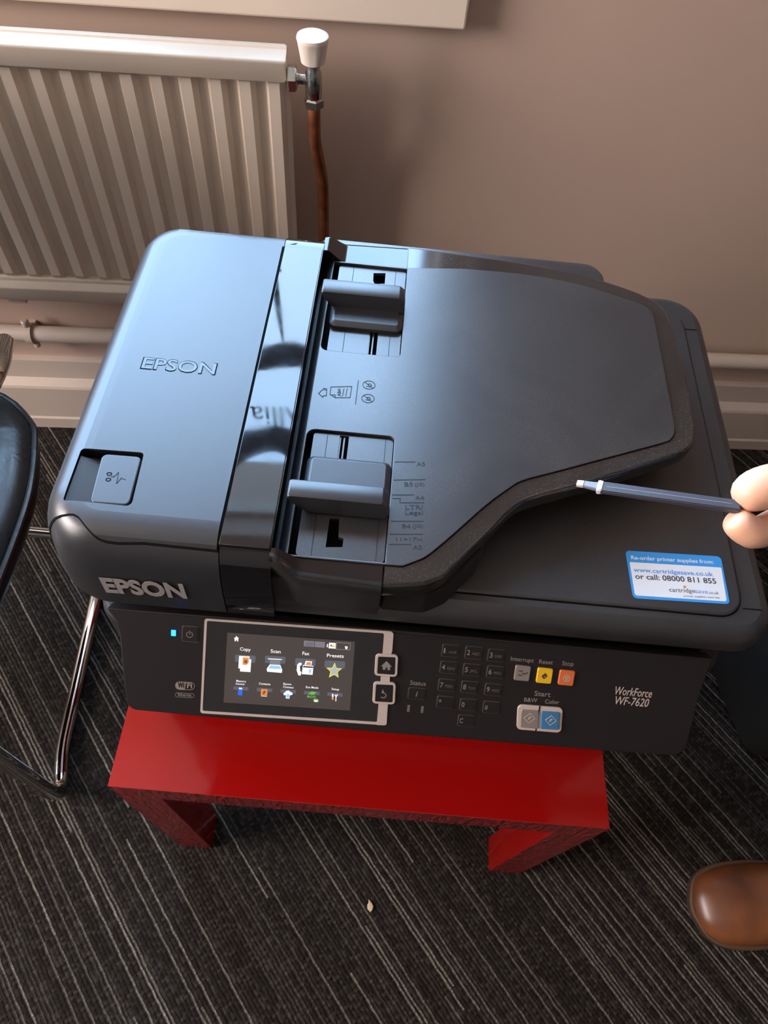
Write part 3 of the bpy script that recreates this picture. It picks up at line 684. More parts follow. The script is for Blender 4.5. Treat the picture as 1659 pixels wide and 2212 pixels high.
def guide(name, yb0, yb1, yu0, yu1, inner):
    # base plate plus an upright fin whose nose reaches over the slot
    b = bmesh.new()
    # base plate
    P = rr(.2045, min(yb0, yb1), .2705, max(yb0, yb1), .0062, 5)
    g = slab(name, P, [(0, .8250), (0, .8285), (.0035, .8315), (.0045, .8318)], M['matte'], pr, po)
    top = .848
    zt = [(.1955, top - .003), (.1962, top), (.2655, top), (.2700, top - .004), (.2712, .832), (.2690, .8262), (.2100, .8262), (.2040, .832), (.1975, .840)]
    zt = rpoly(zt, .0018, 3)
    n = len(zt); vs = []
    for y, s in ((yu0, .90), (yu0 + .0015, 1), (yu1 - .0015, 1), (yu1, .90)):
        cx, cz = .235, .838
        vs += [(cx + (x - cx) * (1 - (1 - s) * .15), y, cz + (z - cz) * s) for x, z in zt]
    fs = []
    for r in range(3):
        for i in range(n): fs.append((r * n + i, r * n + (i + 1) % n, (r + 1) * n + (i + 1) % n, (r + 1) * n + i))
    fs += [tuple(range(n)), tuple(range(3 * n, 4 * n))[::-1]]
    mesh('guide_fin', vs, fs, M['matte'], g, Matrix.Identity(4), ang=35)
guide('paper_guide', .3340, .3640, .3560, .3730, 1)
guide('paper_guide', .1400, .1885, .1370, .1520, -1)

# embossed marks on the tray
mk = dict(z=.8275, h=.00025)
EM = lambda nm, lines, wd=.0007: strokes(nm, lines, wd, .8275, M['engrave'], h=.0002)
EM('embossed_lines', [[(0.2729, 0.1907), (0.2889, 0.1925)], [(0.2732, 0.1733), (0.2973, 0.1764)], [(0.273, 0.1593), (0.2893, 0.1611)], [(0.2732, 0.156), (0.2792, 0.1566), (0.279, 0.1528)], [(0.2797, 0.1529), (0.2974, 0.1548)],
   [(0.2734, 0.1356), (0.2973, 0.1381)], [(0.2734, 0.1243), (0.2974, 0.1268)], [(0.2736, 0.1156), (0.2892, 0.1172)]])
for s, a, b_, c in (('A5', (900,1007), (919,1007), 9), ('B5', (874,1051), (892,1051), 9), ('(JIS)', (896,1050), (917,1050), 7), ('A4', (897,1080), (916,1080), 9), ('LTR/', (876,1101), (915,1101), 10),
                    ('Legal', (875,1113), (914,1113), 10), ('B4', (869,1141), (887,1141), 9), ('(JIS)', (892,1140), (914,1140), 7), ('11×17in', (856,1169), (912,1169), 8), ('A3', (892,1187), (911,1187), 9)):
    pass
EMT = [('A5', (0.2902, 0.1886), (0.2971, 0.1894), 0.0040000000000000036), ('B5', (0.2818, 0.1681), (0.2882, 0.1688), 0.003899999999999987), ('(JIS)', (0.2896, 0.1694), (0.2971, 0.1702), 0.0030000000000000027), ('A4', (0.2905, 0.1566), (0.2973, 0.1573), 0.003799999999999998), ('LTR/', (0.2836, 0.147), (0.2973, 0.1485), 0.00410000000000002), ('Legal', (0.2835, 0.1424), (0.2971, 0.1439), 0.003700000000000009), ('B4', (0.282, 0.1304), (0.2882, 0.131), 0.00360000000000002), ('(JIS)', (0.2899, 0.1316), (0.2975, 0.1324), 0.0029000000000000137), ('11×17in', (0.2782, 0.1188), (0.2973, 0.1208), 0.0030999999999999917), ('A3', (0.2908, 0.1131), (0.2972, 0.1137), 0.0034999999999999892)]
for s, a, b_, c in EMT: text('embossed_lettering', s, a, b_, c, M['engrave'], pr, po, z=.8275, depth=.0002)
# feed direction symbols
EM('embossed_arrow', [[(0.2113, 0.26), (0.2089, 0.2602), (0.205, 0.254), (0.2089, 0.2504), (0.2094, 0.252), (0.2117, 0.2523), (0.2114, 0.2585), (0.2091, 0.2587)]])
EM('embossed_page', [[(0.2145, 0.2625), (0.2318, 0.2652), (0.2315, 0.2527), (0.2192, 0.2512), (0.2146, 0.2542), (0.2145, 0.2625)], [(0.2162, 0.2539), (0.2189, 0.2542), (0.2192, 0.2517)], [(0.2255, 0.2618), (0.2251, 0.254)], [(0.2282, 0.2621), (0.2278, 0.2543)]])
ab = [(0.224, 0.2533), (0.2224, 0.2619)]
text('embossed_lettering', 'Abc', ab[0], ab[1], .0030, M['engrave'], pr, po, z=.8275, depth=.0002, bold=.02)
EM('embossed_lines', [[(0.2367, 0.2726), (0.2367, 0.2463)]])
for cpt in [(0.2461, 0.2686), (0.2465, 0.2536)]:
    EM('embossed_symbol', [oval(cpt, .0052, .0046, 22), [(cpt[0] - .0036, cpt[1] + .0028), (cpt[0] + .0036, cpt[1] - .0030)],
        [(cpt[0] - .002, cpt[1] - .0015), (cpt[0] + .001, cpt[1] - .002), (cpt[0] + .0022, cpt[1]), (cpt[0] + .001, cpt[1] + .0016), (cpt[0] - .001, cpt[1] + .001), (cpt[0] - .0003, cpt[1] - .0008)]], .00055)

# ------------------------------------------------------------------ control panel (own plane: x along, y up the panel, z out of it)
e2 = Vector((0, .066, .070)).normalized(); e3 = Vector((1, 0, 0)).cross(e2)
PM = po @ Matrix(((1, 0, 0, 0), (0, e2.y, e3.y, .020), (0, e2.z, e3.z, .665), (0, 0, 0, 1)))
pan = rpoly([(0.0495, 0.0956), (0.0578, 0.0854), (0.0609, 0.0726), (0.0624, 0.0528), (0.0648, 0.0276), (0.0681, 0.005), (0.148, 0.0044), (0.2939, 0.004), (0.4728, 0.0049), (0.5438, 0.0064), (0.5454, 0.0654), (0.5481, 0.0869), (0.55, 0.0984), (0.281, 0.0987)], [.001, .006, .01, 0, 0, .009, 0, 0, 0, .012, .01, .01, .001, 0], 5)
slab('control_panel', pan, [(.004, -.016), (0, -.012), (0, -.0012), (.0004, -.0003), (.0012, 0)], M['panel'], pr, PM)
scr_o = rpoly([(0.1305, 0.0943), (0.2846, 0.0977), (0.2873, 0.012), (0.1295, 0.0082)], .0022, 5)
scr_i = rpoly([(0.1325, 0.0926), (0.2774, 0.0954), (0.2791, 0.0142), (0.1314, 0.0106)], .0015, 4)
tsr = slab('touchscreen', inset(dedupe(scr_i)[::-1] if area2(scr_i) < 0 else dedupe(scr_i), -.0004), [(0, -.001), (0, .0004), (.0003, .0006)], M['gloss'], pr, PM)
filled('screen_bezel', [scr_o, scr_i], -.0005, .0010, M['silver'], pr, PM)
disp = [(0.1494, 0.0838), (0.2543, 0.0859), (0.2552, 0.0228), (0.1487, 0.0201)]
def bil(u, v):   # display fractions to panel coordinates
    a, b_, c, d = [Vector(q) for q in disp]; return tuple((a * (1 - u) + b_ * u) * (1 - v) + (d * (1 - u) + c * u) * v)
def dp(pts, m, h=.0010): return ([tuple(q) for q in pts], m, h)
SC = lambda nm, polys: flats(nm, polys, tsr, Matrix.Identity(4))
flats('display', [dp(disp, M['d_bg'], .0008)], tsr, Matrix.Identity(4))
C_ = {'home': [(0.1571, 0.0814), (0.1593, 0.0794), (0.1586, 0.0792), (0.1588, 0.0769), (0.1577, 0.0768), (0.1577, 0.0781), (0.1569, 0.078), (0.1569, 0.0768), (0.1557, 0.0768), (0.1557, 0.0789), (0.155, 0.079)], 'tab1': [(0.1573, 0.0648), (0.1727, 0.0654), (0.1738, 0.0645), (0.1734, 0.0588), (0.1568, 0.0584), (0.1565, 0.0638)], 'tab2': [(0.182, 0.0663), (0.1975, 0.0668), (0.1984, 0.066), (0.1982, 0.0604), (0.1817, 0.0597), (0.1813, 0.0653)], 'tab3': [(0.207, 0.0665), (0.2226, 0.067), (0.2233, 0.0662), (0.2233, 0.0607), (0.2067, 0.06), (0.2063, 0.0655)], 'tab4': [(0.2314, 0.0668), (0.2469, 0.0674), (0.2478, 0.0666), (0.2479, 0.061), (0.2311, 0.0603), (0.2307, 0.0658)], 'sheet1': [(0.1608, 0.0614), (0.1702, 0.0619), (0.17, 0.0502), (0.1613, 0.05)], 'sheet2': [(0.16, 0.0641), (0.1687, 0.0644), (0.1686, 0.0566), (0.1664, 0.0526), (0.1598, 0.0528)], 'flower': [(0.1632, 0.0631), (0.1681, 0.0633), (0.1681, 0.0583), (0.1662, 0.0564), (0.1631, 0.0565)], 'fdot': [(0.1646, 0.0609), (0.1667, 0.0611), (0.167, 0.0585), (0.1654, 0.0577), (0.1643, 0.0587)], 'scl': [(0.1838, 0.0641), (0.1955, 0.0645), (0.1953, 0.0637), (0.1839, 0.0633)], 'scm': [(0.1856, 0.0631), (0.1943, 0.0634), (0.1941, 0.0588), (0.1856, 0.0586)], 'scb': [(0.1856, 0.0588), (0.1945, 0.0591), (0.1963, 0.0546), (0.196, 0.052), (0.1838, 0.052), (0.1833, 0.0545)], 'sci': [(0.1861, 0.058), (0.194, 0.0582), (0.1952, 0.0554), (0.1849, 0.0551)], 'fxb': [(0.213, 0.0609), (0.2218, 0.061), (0.2217, 0.0528), (0.2127, 0.0526)], 'fxp': [(0.2151, 0.0648), (0.2204, 0.0649), (0.2202, 0.0613), (0.2143, 0.061)], 'fxo': [(0.2164, 0.064), (0.2194, 0.0641), (0.2196, 0.0615), (0.2153, 0.0613)], 'fxd': [(0.2133, 0.0602), (0.2216, 0.0603), (0.2216, 0.0591), (0.2134, 0.0589)], 'fxs': [(0.2185, 0.0577), (0.2203, 0.0577), (0.2201, 0.0543), (0.2184, 0.0544)], 'fxh': [(0.2099, 0.0629), (0.212, 0.0629), (0.212, 0.0608), (0.2107, 0.06), (0.2112, 0.0553), (0.2123, 0.0547), (0.2119, 0.0514), (0.21, 0.0512), (0.2082, 0.0557), (0.2083, 0.0609)], 'star': [(0.2392, 0.0657), (0.241, 0.0608), (0.2458, 0.0608), (0.2424, 0.0574), (0.2434, 0.0521), (0.2396, 0.0545), (0.2353, 0.0515), (0.2362, 0.057), (0.2325, 0.0602), (0.2374, 0.0607)], 'stari': [(0.2393, 0.0639), (0.2406, 0.0601), (0.2443, 0.06), (0.2416, 0.0575), (0.2424, 0.0537), (0.2395, 0.0556), (0.2364, 0.0533), (0.237, 0.0573), (0.2342, 0.0596), (0.2379, 0.06)], 't1': [(0.1565, 0.0358), (0.1691, 0.0362), (0.1689, 0.033), (0.1563, 0.0328)], 't2': [(0.1762, 0.0364), (0.189, 0.0368), (0.1889, 0.0336), (0.176, 0.0331)], 't3': [(0.196, 0.0369), (0.2088, 0.0373), (0.2087, 0.034), (0.1959, 0.0338)], 't4': [(0.2156, 0.0373), (0.2285, 0.0377), (0.2286, 0.0345), (0.2155, 0.0342)], 't5': [(0.2352, 0.0378), (0.248, 0.0382), (0.2481, 0.035), (0.2351, 0.0347)], 'usb': [(0.1606, 0.0334), (0.1643, 0.0336), (0.1641, 0.0281), (0.1605, 0.0282)], 'usbt': [(0.1612, 0.0352), (0.1638, 0.0352), (0.1638, 0.0337), (0.1611, 0.0337)], 'con': [(0.1797, 0.0358), (0.1851, 0.0358), (0.185, 0.0298), (0.1796, 0.0298)], 'cond': [(0.1817, 0.0343), (0.1839, 0.0343), (0.1825, 0.0308), (0.1808, 0.0311)], 'conb': [(0.18, 0.0294), (0.1848, 0.0295), (0.1848, 0.029), (0.1801, 0.0289)], 'cl': [(0.1989, 0.0318), (0.1984, 0.0335), (0.1998, 0.0346), (0.2006, 0.0359), (0.2027, 0.0366), (0.2041, 0.0353), (0.2059, 0.0347), (0.2062, 0.0331), (0.2047, 0.0322)], 'clp': [(0.2007, 0.034), (0.204, 0.0341), (0.2038, 0.029), (0.2006, 0.029)], 'clq': [(0.2012, 0.0333), (0.2036, 0.0333), (0.2034, 0.0297), (0.2011, 0.0297)], 'ecl': [(0.2188, 0.0348), (0.222, 0.0375), (0.226, 0.0371), (0.2236, 0.0345)], 'ecp': [(0.2236, 0.0302), (0.2251, 0.0311), (0.2278, 0.0309), (0.2285, 0.029), (0.227, 0.0277), (0.2243, 0.0279)], 'ton': [(0.2246, 0.0298), (0.2276, 0.0299), (0.2275, 0.0284), (0.2247, 0.0284)], 'sw': [(0.239, 0.037), (0.2403, 0.0368), (0.2405, 0.0338), (0.2392, 0.0339)], 'swo': [(0.239, 0.0341), (0.2407, 0.034), (0.2407, 0.0314), (0.2392, 0.0315)], 'wr': [(0.2416, 0.037), (0.2425, 0.0356), (0.2435, 0.0374), (0.244, 0.036), (0.243, 0.0345), (0.2431, 0.0304), (0.2423, 0.0303), (0.2422, 0.0344), (0.2414, 0.0355)], 'adf1': [(0.2125, 0.0828), (0.2211, 0.0829), (0.2212, 0.0779), (0.2126, 0.0777)], 'adf2': [(0.2215, 0.083), (0.2298, 0.0831), (0.2299, 0.078), (0.2217, 0.0779)], 'ink': [(0.2332, 0.0829), (0.2387, 0.0831), (0.2389, 0.078), (0.2331, 0.0779)], 'inkt': [(0.2368, 0.0821), (0.2386, 0.0791), (0.2356, 0.0793)], 'inkd': [(0.2348, 0.0815), (0.2359, 0.0807), (0.2353, 0.0795), (0.2342, 0.0803)], 'tank': [(0.2463, 0.081), (0.2488, 0.081), (0.2484, 0.0784), (0.2471, 0.0784)], 'inkl': [(0.2316, 0.0816), (0.2324, 0.0817), (0.2324, 0.0785), (0.2314, 0.0789)]}
SC('home_icon', [dp(C_['home'], M['d_white'])])
SC('copy_icon', [dp(C_['tab1'], M['d_tab'], .0009), dp(C_['sheet1'], M['d_white'], .0010), dp(C_['sheet2'], M['d_white'], .0011), dp(C_['flower'], M['d_orange'], .0012), dp(C_['fdot'], M['d_brown'], .0013)])
SC('scan_icon', [dp(C_['tab2'], M['d_tab'], .0009), dp(C_['scl'], M['d_white'], .0010), dp(C_['scm'], M['d_grey'], .0010), dp(C_['scb'], M['d_white'], .0011), dp(C_['sci'], M['d_lblue'], .0012)])
SC('fax_icon', [dp(C_['tab3'], M['d_tab'], .0009), dp(C_['fxp'], M['d_white'], .0010), dp(C_['fxo'], M['d_orange'], .0011), dp(C_['fxb'], M['d_white'], .0012), dp(C_['fxd'], M['dark'], .0013), dp(C_['fxs'], M['d_lblue'], .0013), dp(C_['fxh'], M['d_white'], .0014)])
SC('star_icon', [dp(C_['tab4'], M['d_tab'], .0009)])
filled('star_icon', [C_['star']], .0009, .0010, M['d_yellow'], tsr, Matrix.Identity(4)); filled('star_icon', [C_['stari']], .0010, .0011, M['d_star'], tsr, Matrix.Identity(4))
SC('memory_icon', [dp(C_['t1'], M['d_tab'], .0009), dp(C_['usb'], M['d_blue']), dp(C_['usbt'], M['d_white'])])
SC('contacts_icon', [dp(C_['t2'], M['d_tab'], .0009), dp(C_['con'], M['d_orange']), dp(C_['cond'], M['d_brown'], .0011), dp(C_['conb'], M['d_white'])])
SC('cloud_icon', [dp(C_['t3'], M['d_tab'], .0009), dp(C_['cl'], M['d_white']), dp(C_['clp'], M['d_white'], .0011), dp(C_['clq'], M['d_lblue'], .0012)])
SC('eco_icon', [dp(C_['t4'], M['d_tab'], .0009), dp(C_['ecl'], M['d_green']), dp(C_['ecp'], M['d_green']), dp(C_['ton'], M['d_white'], .0011)])
SC('setup_icon', [dp(C_['t5'], M['d_tab'], .0009), dp(C_['sw'], M['d_white']), dp(C_['swo'], M['d_orange'], .0011), dp(C_['wr'], M['d_white'])])
SC('status_icons', [dp(C_['adf1'], M['d_grey']), dp(C_['adf2'], M['d_grey']), dp(C_['ink'], M['d_white']), dp(C_['inkt'], M['d_yellow'], .0011), dp(C_['inkd'], M['dark'], .0011), dp(C_['tank'], M['d_white']), dp(C_['inkl'], M['d_white'])])
tq = [(0.2392, 0.084), (0.2509, 0.0842), (0.251, 0.0778), (0.2391, 0.0773)]
ringline('status_icons', tq, .0005, .0009, .0010, M['d_grey'], tsr, Matrix.Identity(4))
DT = [('Copy', (0.1605, 0.0691), (0.1693, 0.0692), 0.0029, 'd_white'), ('Scan', (0.1858, 0.0696), (0.1941, 0.0697), 0.003, 'd_white'), ('Fax', (0.212, 0.0701), (0.2178, 0.0702), 0.003, 'd_white'), ('Presets', (0.2323, 0.0702), (0.2462, 0.0707), 0.003, 'd_white'), ('Memory', (0.1587, 0.0404), (0.1668, 0.0406), 0.0019, 'd_white'), ('Device', (0.1585, 0.0378), (0.1656, 0.038), 0.0018, 'd_white'), ('Contacts', (0.1776, 0.0398), (0.1872, 0.04), 0.0019, 'd_white'), ('Epson', (0.1979, 0.0416), (0.2046, 0.0417), 0.0018, 'd_white'), ('Connect', (0.1979, 0.0387), (0.2067, 0.0388), 0.0019, 'd_white'), ('Eco Mode', (0.2169, 0.0403), (0.2273, 0.0406), 0.0019, 'd_white'), ('Setup', (0.2384, 0.0407), (0.2447, 0.0407), 0.0019, 'd_white'), ('eco', (0.2184, 0.0316), (0.2257, 0.0319), 0.0031, 'd_green'), ('ADF', (0.2142, 0.0786), (0.2203, 0.0787), 0.003, 'd_dim')]
for s, a, b_, c, m in DT: text('screen_lettering', s, a, b_, c, M[m], tsr, Matrix.Identity(4), z=.0013, depth=0, bold=.012)
# silver right-hand bar of the bezel and the two square keys
filled('bezel_bar', [rpoly([(0.2773, 0.0968), (0.2851, 0.0971), (0.2855, 0.0797), (0.278, 0.0797)], [0, .002, 0, 0], 3)], -.0003, .0012, M['silver'], pr, PM)
filled('bezel_bar', [rpoly([(0.2787, 0.0307), (0.2861, 0.031), (0.2873, 0.012), (0.2789, 0.0116)], [0, 0, .002, 0], 3)], -.0003, .0012, M['silver'], pr, PM)
def ringkey(outer, wd, icon, lab=None, fill='panel', holes=None):
    P = rpoly(outer, .0032, 5); P = dedupe(P)
    if area2(P) < 0: P = P[::-1]
    k = slab('key', P, [(0, -.0005), (0, .0016), (.0004, .0020)], M['silver'], pr, PM)
    slab('key_face', inset(P, wd), [(0, .0015), (0, .0021), (.0002, .0022)], M[fill], k, Matrix.Identity(4))
    filled('key_symbol', [icon], .0021, .00235, M['print'], k, Matrix.Identity(4))
    return k
ringkey([(0.2721, 0.077), (0.2908, 0.0779), (0.2919, 0.0577), (0.2728, 0.0573)], .0022, [(0.2817, 0.0716), (0.2865, 0.067), (0.2852, 0.0667), (0.2853, 0.0637), (0.2832, 0.0637), (0.283, 0.0659), (0.2815, 0.0658), (0.2815, 0.0637), (0.2792, 0.0637), (0.279, 0.0665), (0.2776, 0.0667)])
arr = [(0.2802, 0.0428), (0.2809, 0.046), (0.2823, 0.0433), (0.2819, 0.043), (0.2837, 0.0422), (0.2847, 0.0407), (0.2842, 0.0387), (0.2824, 0.0375), (0.2799, 0.0381), (0.2801, 0.0388), (0.2823, 0.0384), (0.2835, 0.0391), (0.2838, 0.0406), (0.2831, 0.0417), (0.2815, 0.0423), (0.2809, 0.042)]
ringkey([(0.2726, 0.0518), (0.2913, 0.0527), (0.2924, 0.0323), (0.2733, 0.0317)], .0022, arr)
# number keys
KN = [('1', 'symb', (0.3332, 0.0848), (0.3269, 0.0842)), ('2', 'ABC', (0.3525, 0.0849), (0.3463, 0.0843)), ('3', 'DEF', (0.3713, 0.0843), (0.365, 0.0837)), ('4', 'GHI', (0.3334, 0.0698), (0.3271, 0.0691)), ('5', 'JKL', (0.3526, 0.0694), (0.3463, 0.0688)), ('6', 'MNO', (0.3724, 0.0694), (0.3661, 0.0688)), ('7', 'PQRS', (0.3337, 0.0536), (0.3274, 0.053)), ('8', 'TUV', (0.353, 0.0536), (0.3467, 0.053)), ('9', 'WXYZ', (0.3728, 0.0533), (0.3665, 0.0527)), ('∗', '', (0.3342, 0.0379), (0.3278, 0.0373)), ('0', '', (0.3536, 0.0373), (0.3472, 0.0366)), ('#', '', (0.3734, 0.0369), (0.367, 0.0363)), ('C', '', (0.3538, 0.0223), (0.3474, 0.0216))]
for d, s, c, _l in KN:
    x, y = c
    k = slab('key', rr(x - .0068, y - .0052, x + .0068, y + .0052, .0012, 3), [(0, -.0002), (0, .0006), (.0004, .0009)], M['panel'], pr, PM)
    ringline('key_outline', rr(x - .0071, y - .0055, x + .0071, y + .0055, .0012, 3), .0002, -.0001, .0003, M['printdim'], k, Matrix.Identity(4))
    d_ = '*' if d == '∗' else d
    wd = {'1': .0012, '*': .0022, '#': .0024, 'C': .0028}.get(d_, .0024)
    text('key_lettering', d_, (x - .0054, y - .0020), (x - .0054 + wd, y - .0020), .0045, M['print'], k, Matrix.Identity(4), z=.0009, depth=.0001, bold=.005)
    if s: text('key_lettering', s, (x - .0012, y - .0016), (x + .0050, y - .0016), .0024, M['printdim'], k, Matrix.Identity(4), z=.0009, depth=.0001)
x, y = (0.3096, 0.0435)
k = slab('key', rr(x - .0070, y - .0050, x + .0070, y + .0050, .0012, 3), [(0, -.0002), (0, .0006), (.0004, .0009)], M['panel'], pr, PM)
ringline('key_outline', rr(x - .0073, y - .0053, x + .0073, y + .0053, .0012, 3), .0002, -.0001, .0003, M['printdim'], k, Matrix.Identity(4))
text('key_lettering', 'i', (x - .0006, y - .0022), (x + .0008, y - .0022), .0048, M['print'], k, Matrix.Identity(4), z=.0009, depth=.0001, bold=.02, shear=.2)
for q in [(0.3043, 0.029), (0.3159, 0.0292)]: plate('indicator_window', rr(q[0] - .0011, q[1] - .0032, q[0] + .0011, q[1] + .0032, .0003, 2), -.0002, .0003, M['printdim'], pr, PM, bev=.0001)
PT = [('Status', (0.3032, 0.0511), (0.3164, 0.0512), 0.004), ('Interrupt', (0.3839, 0.0809), (0.4029, 0.0809), 0.0037), ('Reset', (0.4075, 0.0805), (0.4189, 0.0807), 0.0037), ('Stop', (0.4268, 0.0807), (0.4362, 0.081), 0.0038), ('Start', (0.4079, 0.051), (0.4214, 0.0511), 0.0045), ('B&W', (0.4001, 0.0448), (0.4112, 0.0451), 0.0037), ('Color', (0.4177, 0.0448), (0.4296, 0.0451), 0.0037)]
for s, a, b_, c in PT: text('panel_lettering', s, a, b_, c, M['print'], pr, PM, z=.0000, depth=.00015)
for (cx, cy), m, kind in zip([(0.3948, 0.071), (0.4134, 0.0705), (0.4318, 0.0703)], ('k_grey', 'k_yellow', 'k_orange'), range(3)):
    k = slab('key', rr(cx - .0064, cy - .0068, cx + .0064, cy + .0068, .0015, 4), [(0, -.0002), (0, .0014), (.0005, .0019)], M[m], pr, PM)
    k['label'] = ('grey key', 'yellow key', 'orange key')[kind]
    I = Matrix.Identity(4)
    if kind == 0:
        strokes('key_symbol', [[(cx - .0032, cy + .0022), (cx - .0002, cy + .0022)], [(cx - .0032, cy - .0016), (cx - .0002, cy - .0016)], [(cx - .0002, cy + .0004), (cx + .0018, cy - .0004), (cx + .0040, cy + .0012)]], .0009, .0019, M['dark'], k, I, .00015)
    elif kind == 1:
        strokes('key_symbol', [[(cx - .0020, cy - .0002), (cx + .0002, cy + .0022), (cx + .0018, cy + .0002), (cx - .0004, cy - .0022), (cx - .0020, cy - .0002)], [(cx - .0010, cy - .0006), (cx + .0008, cy + .0012)]], .0009, .0019, M['dark'], k, I, .00015)
    else:
        strokes('key_symbol', [oval((cx, cy), .0026, .0028, 18), [(cx - .0013, cy + .0010), (cx + .0013, cy + .0010), (cx, cy - .0016), (cx - .0013, cy + .0010)]], .0006, .0019, M['silver'], k, I, .00015)
so = rpoly([(0.395, 0.0422), (0.4331, 0.0426), (0.4354, 0.0192), (0.3972, 0.019)], .004, 6); so = dedupe(so); so = so[::-1] if area2(so) < 0 else so
slab('start_key_ring', so, [(0, -.0005), (0, .0012), (.0004, .0016)], M['silver'], pr, PM)
for P, m, c in (([(0.3983, 0.0384), (0.4132, 0.0387), (0.4151, 0.0219), (0.3998, 0.0218)], 'k_grey', (0.4062, 0.0313)), ([(0.4155, 0.0386), (0.4309, 0.0388), (0.4324, 0.0224), (0.4172, 0.0219)], 'k_blue', (0.4243, 0.0309))):
    k = slab('key', rpoly(P, .0014, 4), [(0, .001), (0, .0022), (.0005, .0027)], M[m], pr, PM)
    k['label'] = 'grey start key' if m == 'k_grey' else 'blue start key'
    s_ = .0046
    strokes('key_symbol', [[(c[0] - s_, c[1]), (c[0], c[1] + s_), (c[0] + s_, c[1]), (c[0], c[1] - s_), (c[0] - s_, c[1])], [(c[0] - .0010, c[1] - .0014), (c[0] - .0002, c[1] + .0014), (c[0] + .0014, c[1] + .0012), (c[0] - .0010, c[1] - .0014)]], .0005, .0027, M['silver'], k, Matrix.Identity(4), .00015)
box('key_gap', 0.413, 0.0192, .0012, 0.414, 0.0427, .0018, M['void'], pr, PM, bev=0)
# power key, led, network marks, model name
led = (0.1053, 0.0789)
box('power_led', led[0] - .0019, led[1] - .0026, -.0002, led[0] + .0019, led[1] + .0026, .0008, M['led'], pr, PM, bev=.0004)
pk = (0.1191, 0.0793)
k = slab('key', rr(pk[0] - .0066, pk[1] - .0066, pk[0] + .0066, pk[1] + .0066, .0012, 3), [(0, -.0002), (0, .0006), (.0004, .0009)], M['panel'], pr, PM)
ringline('key_outline', rr(pk[0] - .0070, pk[1] - .0070, pk[0] + .0070, pk[1] + .0070, .0012, 3), .00025, -.0001, .0004, M['printdim'], k, Matrix.Identity(4))
strokes('key_symbol', [circ(pk[0] - .0005, pk[1] - .0003, .0025, 16, math.radians(120), math.radians(420)), [(pk[0] - .0005, pk[1]), (pk[0] - .0005, pk[1] + .0031)]], .0006, .0009, M['print'], k, Matrix.Identity(4), .0001)
wf = rpoly([(0.1077, 0.0353), (0.124, 0.0359), (0.1238, 0.0285), (0.1076, 0.0278)], .0045, 6); wf = dedupe(wf); wf = wf[::-1] if area2(wf) < 0 else wf
ringline('network_mark', wf, .0004, 0, .0002, M['print'], pr, PM)
wfl = rpoly([(0.1077, 0.0353), (0.1176, 0.0357), (0.1162, 0.0334), (0.116, 0.0282), (0.1076, 0.0278)], [.0045, .001, .002, .001, .0045], 5)
filled('network_mark', [wfl], 0, .00025, M['print'], pr, PM)
text('panel_lettering', 'Wi', (0.1098, 0.0301), (0.1151, 0.0302), .0048, M['panel'], pr, PM, z=.0003, depth=.0001, bold=.03)
text('panel_lettering', 'Fi', (0.1176, 0.0303), (0.1219, 0.0304), .0048, M['print'], pr, PM, z=.0002, depth=.0001, bold=.03)
et = rpoly([(0.1076, 0.0249), (0.1238, 0.0255), (0.1238, 0.0214), (0.1076, 0.0208)], .0022, 4)
ringline('network_mark', et, .0003, 0, .0002, M['print'], pr, PM)
text('panel_lettering', 'Ethernet', (0.1103, 0.0221), (0.1215, 0.0225), .0026, M['print'], pr, PM, z=.0001, depth=.0001, bold=.01)
text('panel_lettering', 'WorkForce', (0.4743, 0.0586), (0.5056, 0.0586), .0075, M['silver'], pr, PM, z=.0, depth=.0002, shear=.15)
text('panel_lettering', 'WF-7620', (0.4759, 0.0497), (0.5045, 0.0498), .0075, M['silver'], pr, PM, z=.0, depth=.0002, shear=.15)

# sticker on the lid
st, so_ = root('sticker', (.51, .14, .7785), 'blue and white printer supplies sticker on the lid corner', 'sticker')
SQ = [(0.4699, 0.1583), (0.5502, 0.1609), (0.5496, 0.1173), (0.4713, 0.1149)]
SP = dedupe(rpoly(SQ, .0035, 5)); SP = SP[::-1] if area2(SP) < 0 else SP
slab('sticker_face', SP, [(0, .77845), (0, .77870)], M['st_blue'], st, so_)
SX = lambda pts: pts
K4 = [(0.4722, 0.1476), (0.5486, 0.1503), (0.5474, 0.1195), (0.4731, 0.1175)]
K4 = dedupe(rpoly(K4, [.001, .001, .002, .002], 4)); K4 = K4[::-1] if area2(K4) < 0 else K4
slab('sticker_label', K4, [(0, .7786), (0, .77880)], M['st_white'], st, so_)
STT = [('Re-order printer supplies from:', (0.474, 0.1504), (0.543, 0.1532), 0.0035, 'st_white', 0.012), ('www.cartridgesave.co.uk', (0.4746, 0.1389), (0.5405, 0.1413), 0.0039, 'st_bink', 0.015), ('or call: 08000 811 855', (0.4753, 0.1326), (0.5419, 0.1347), 0.0047, 'st_ink', 0.015), ('cartridge', (0.5016, 0.1236), (0.5228, 0.1245), 0.0038, 'st_ink', 0), ('save', (0.5228, 0.1245), (0.5333, 0.1247), 0.0038, 'st_bink', 0), ('.co.uk', (0.5337, 0.1247), (0.5421, 0.1252), 0.0026, 'st_ink', 0), ('printer supplies, next day', (0.5127, 0.1202), (0.5421, 0.1215), 0.0015, 'st_ink', 0)]
for s, a, b_, c, m, bo in STT: text('sticker_lettering', s, a, b_, c, M[m], st, so_, z=.7789 if 'Re-' not in s else .7788, depth=0, bold=bo)
q = (0.5148, 0.1291); flats('sticker_mark', [(circ(q[0], q[1], .0012, 10), M['st_or'], .7790)], st, so_)

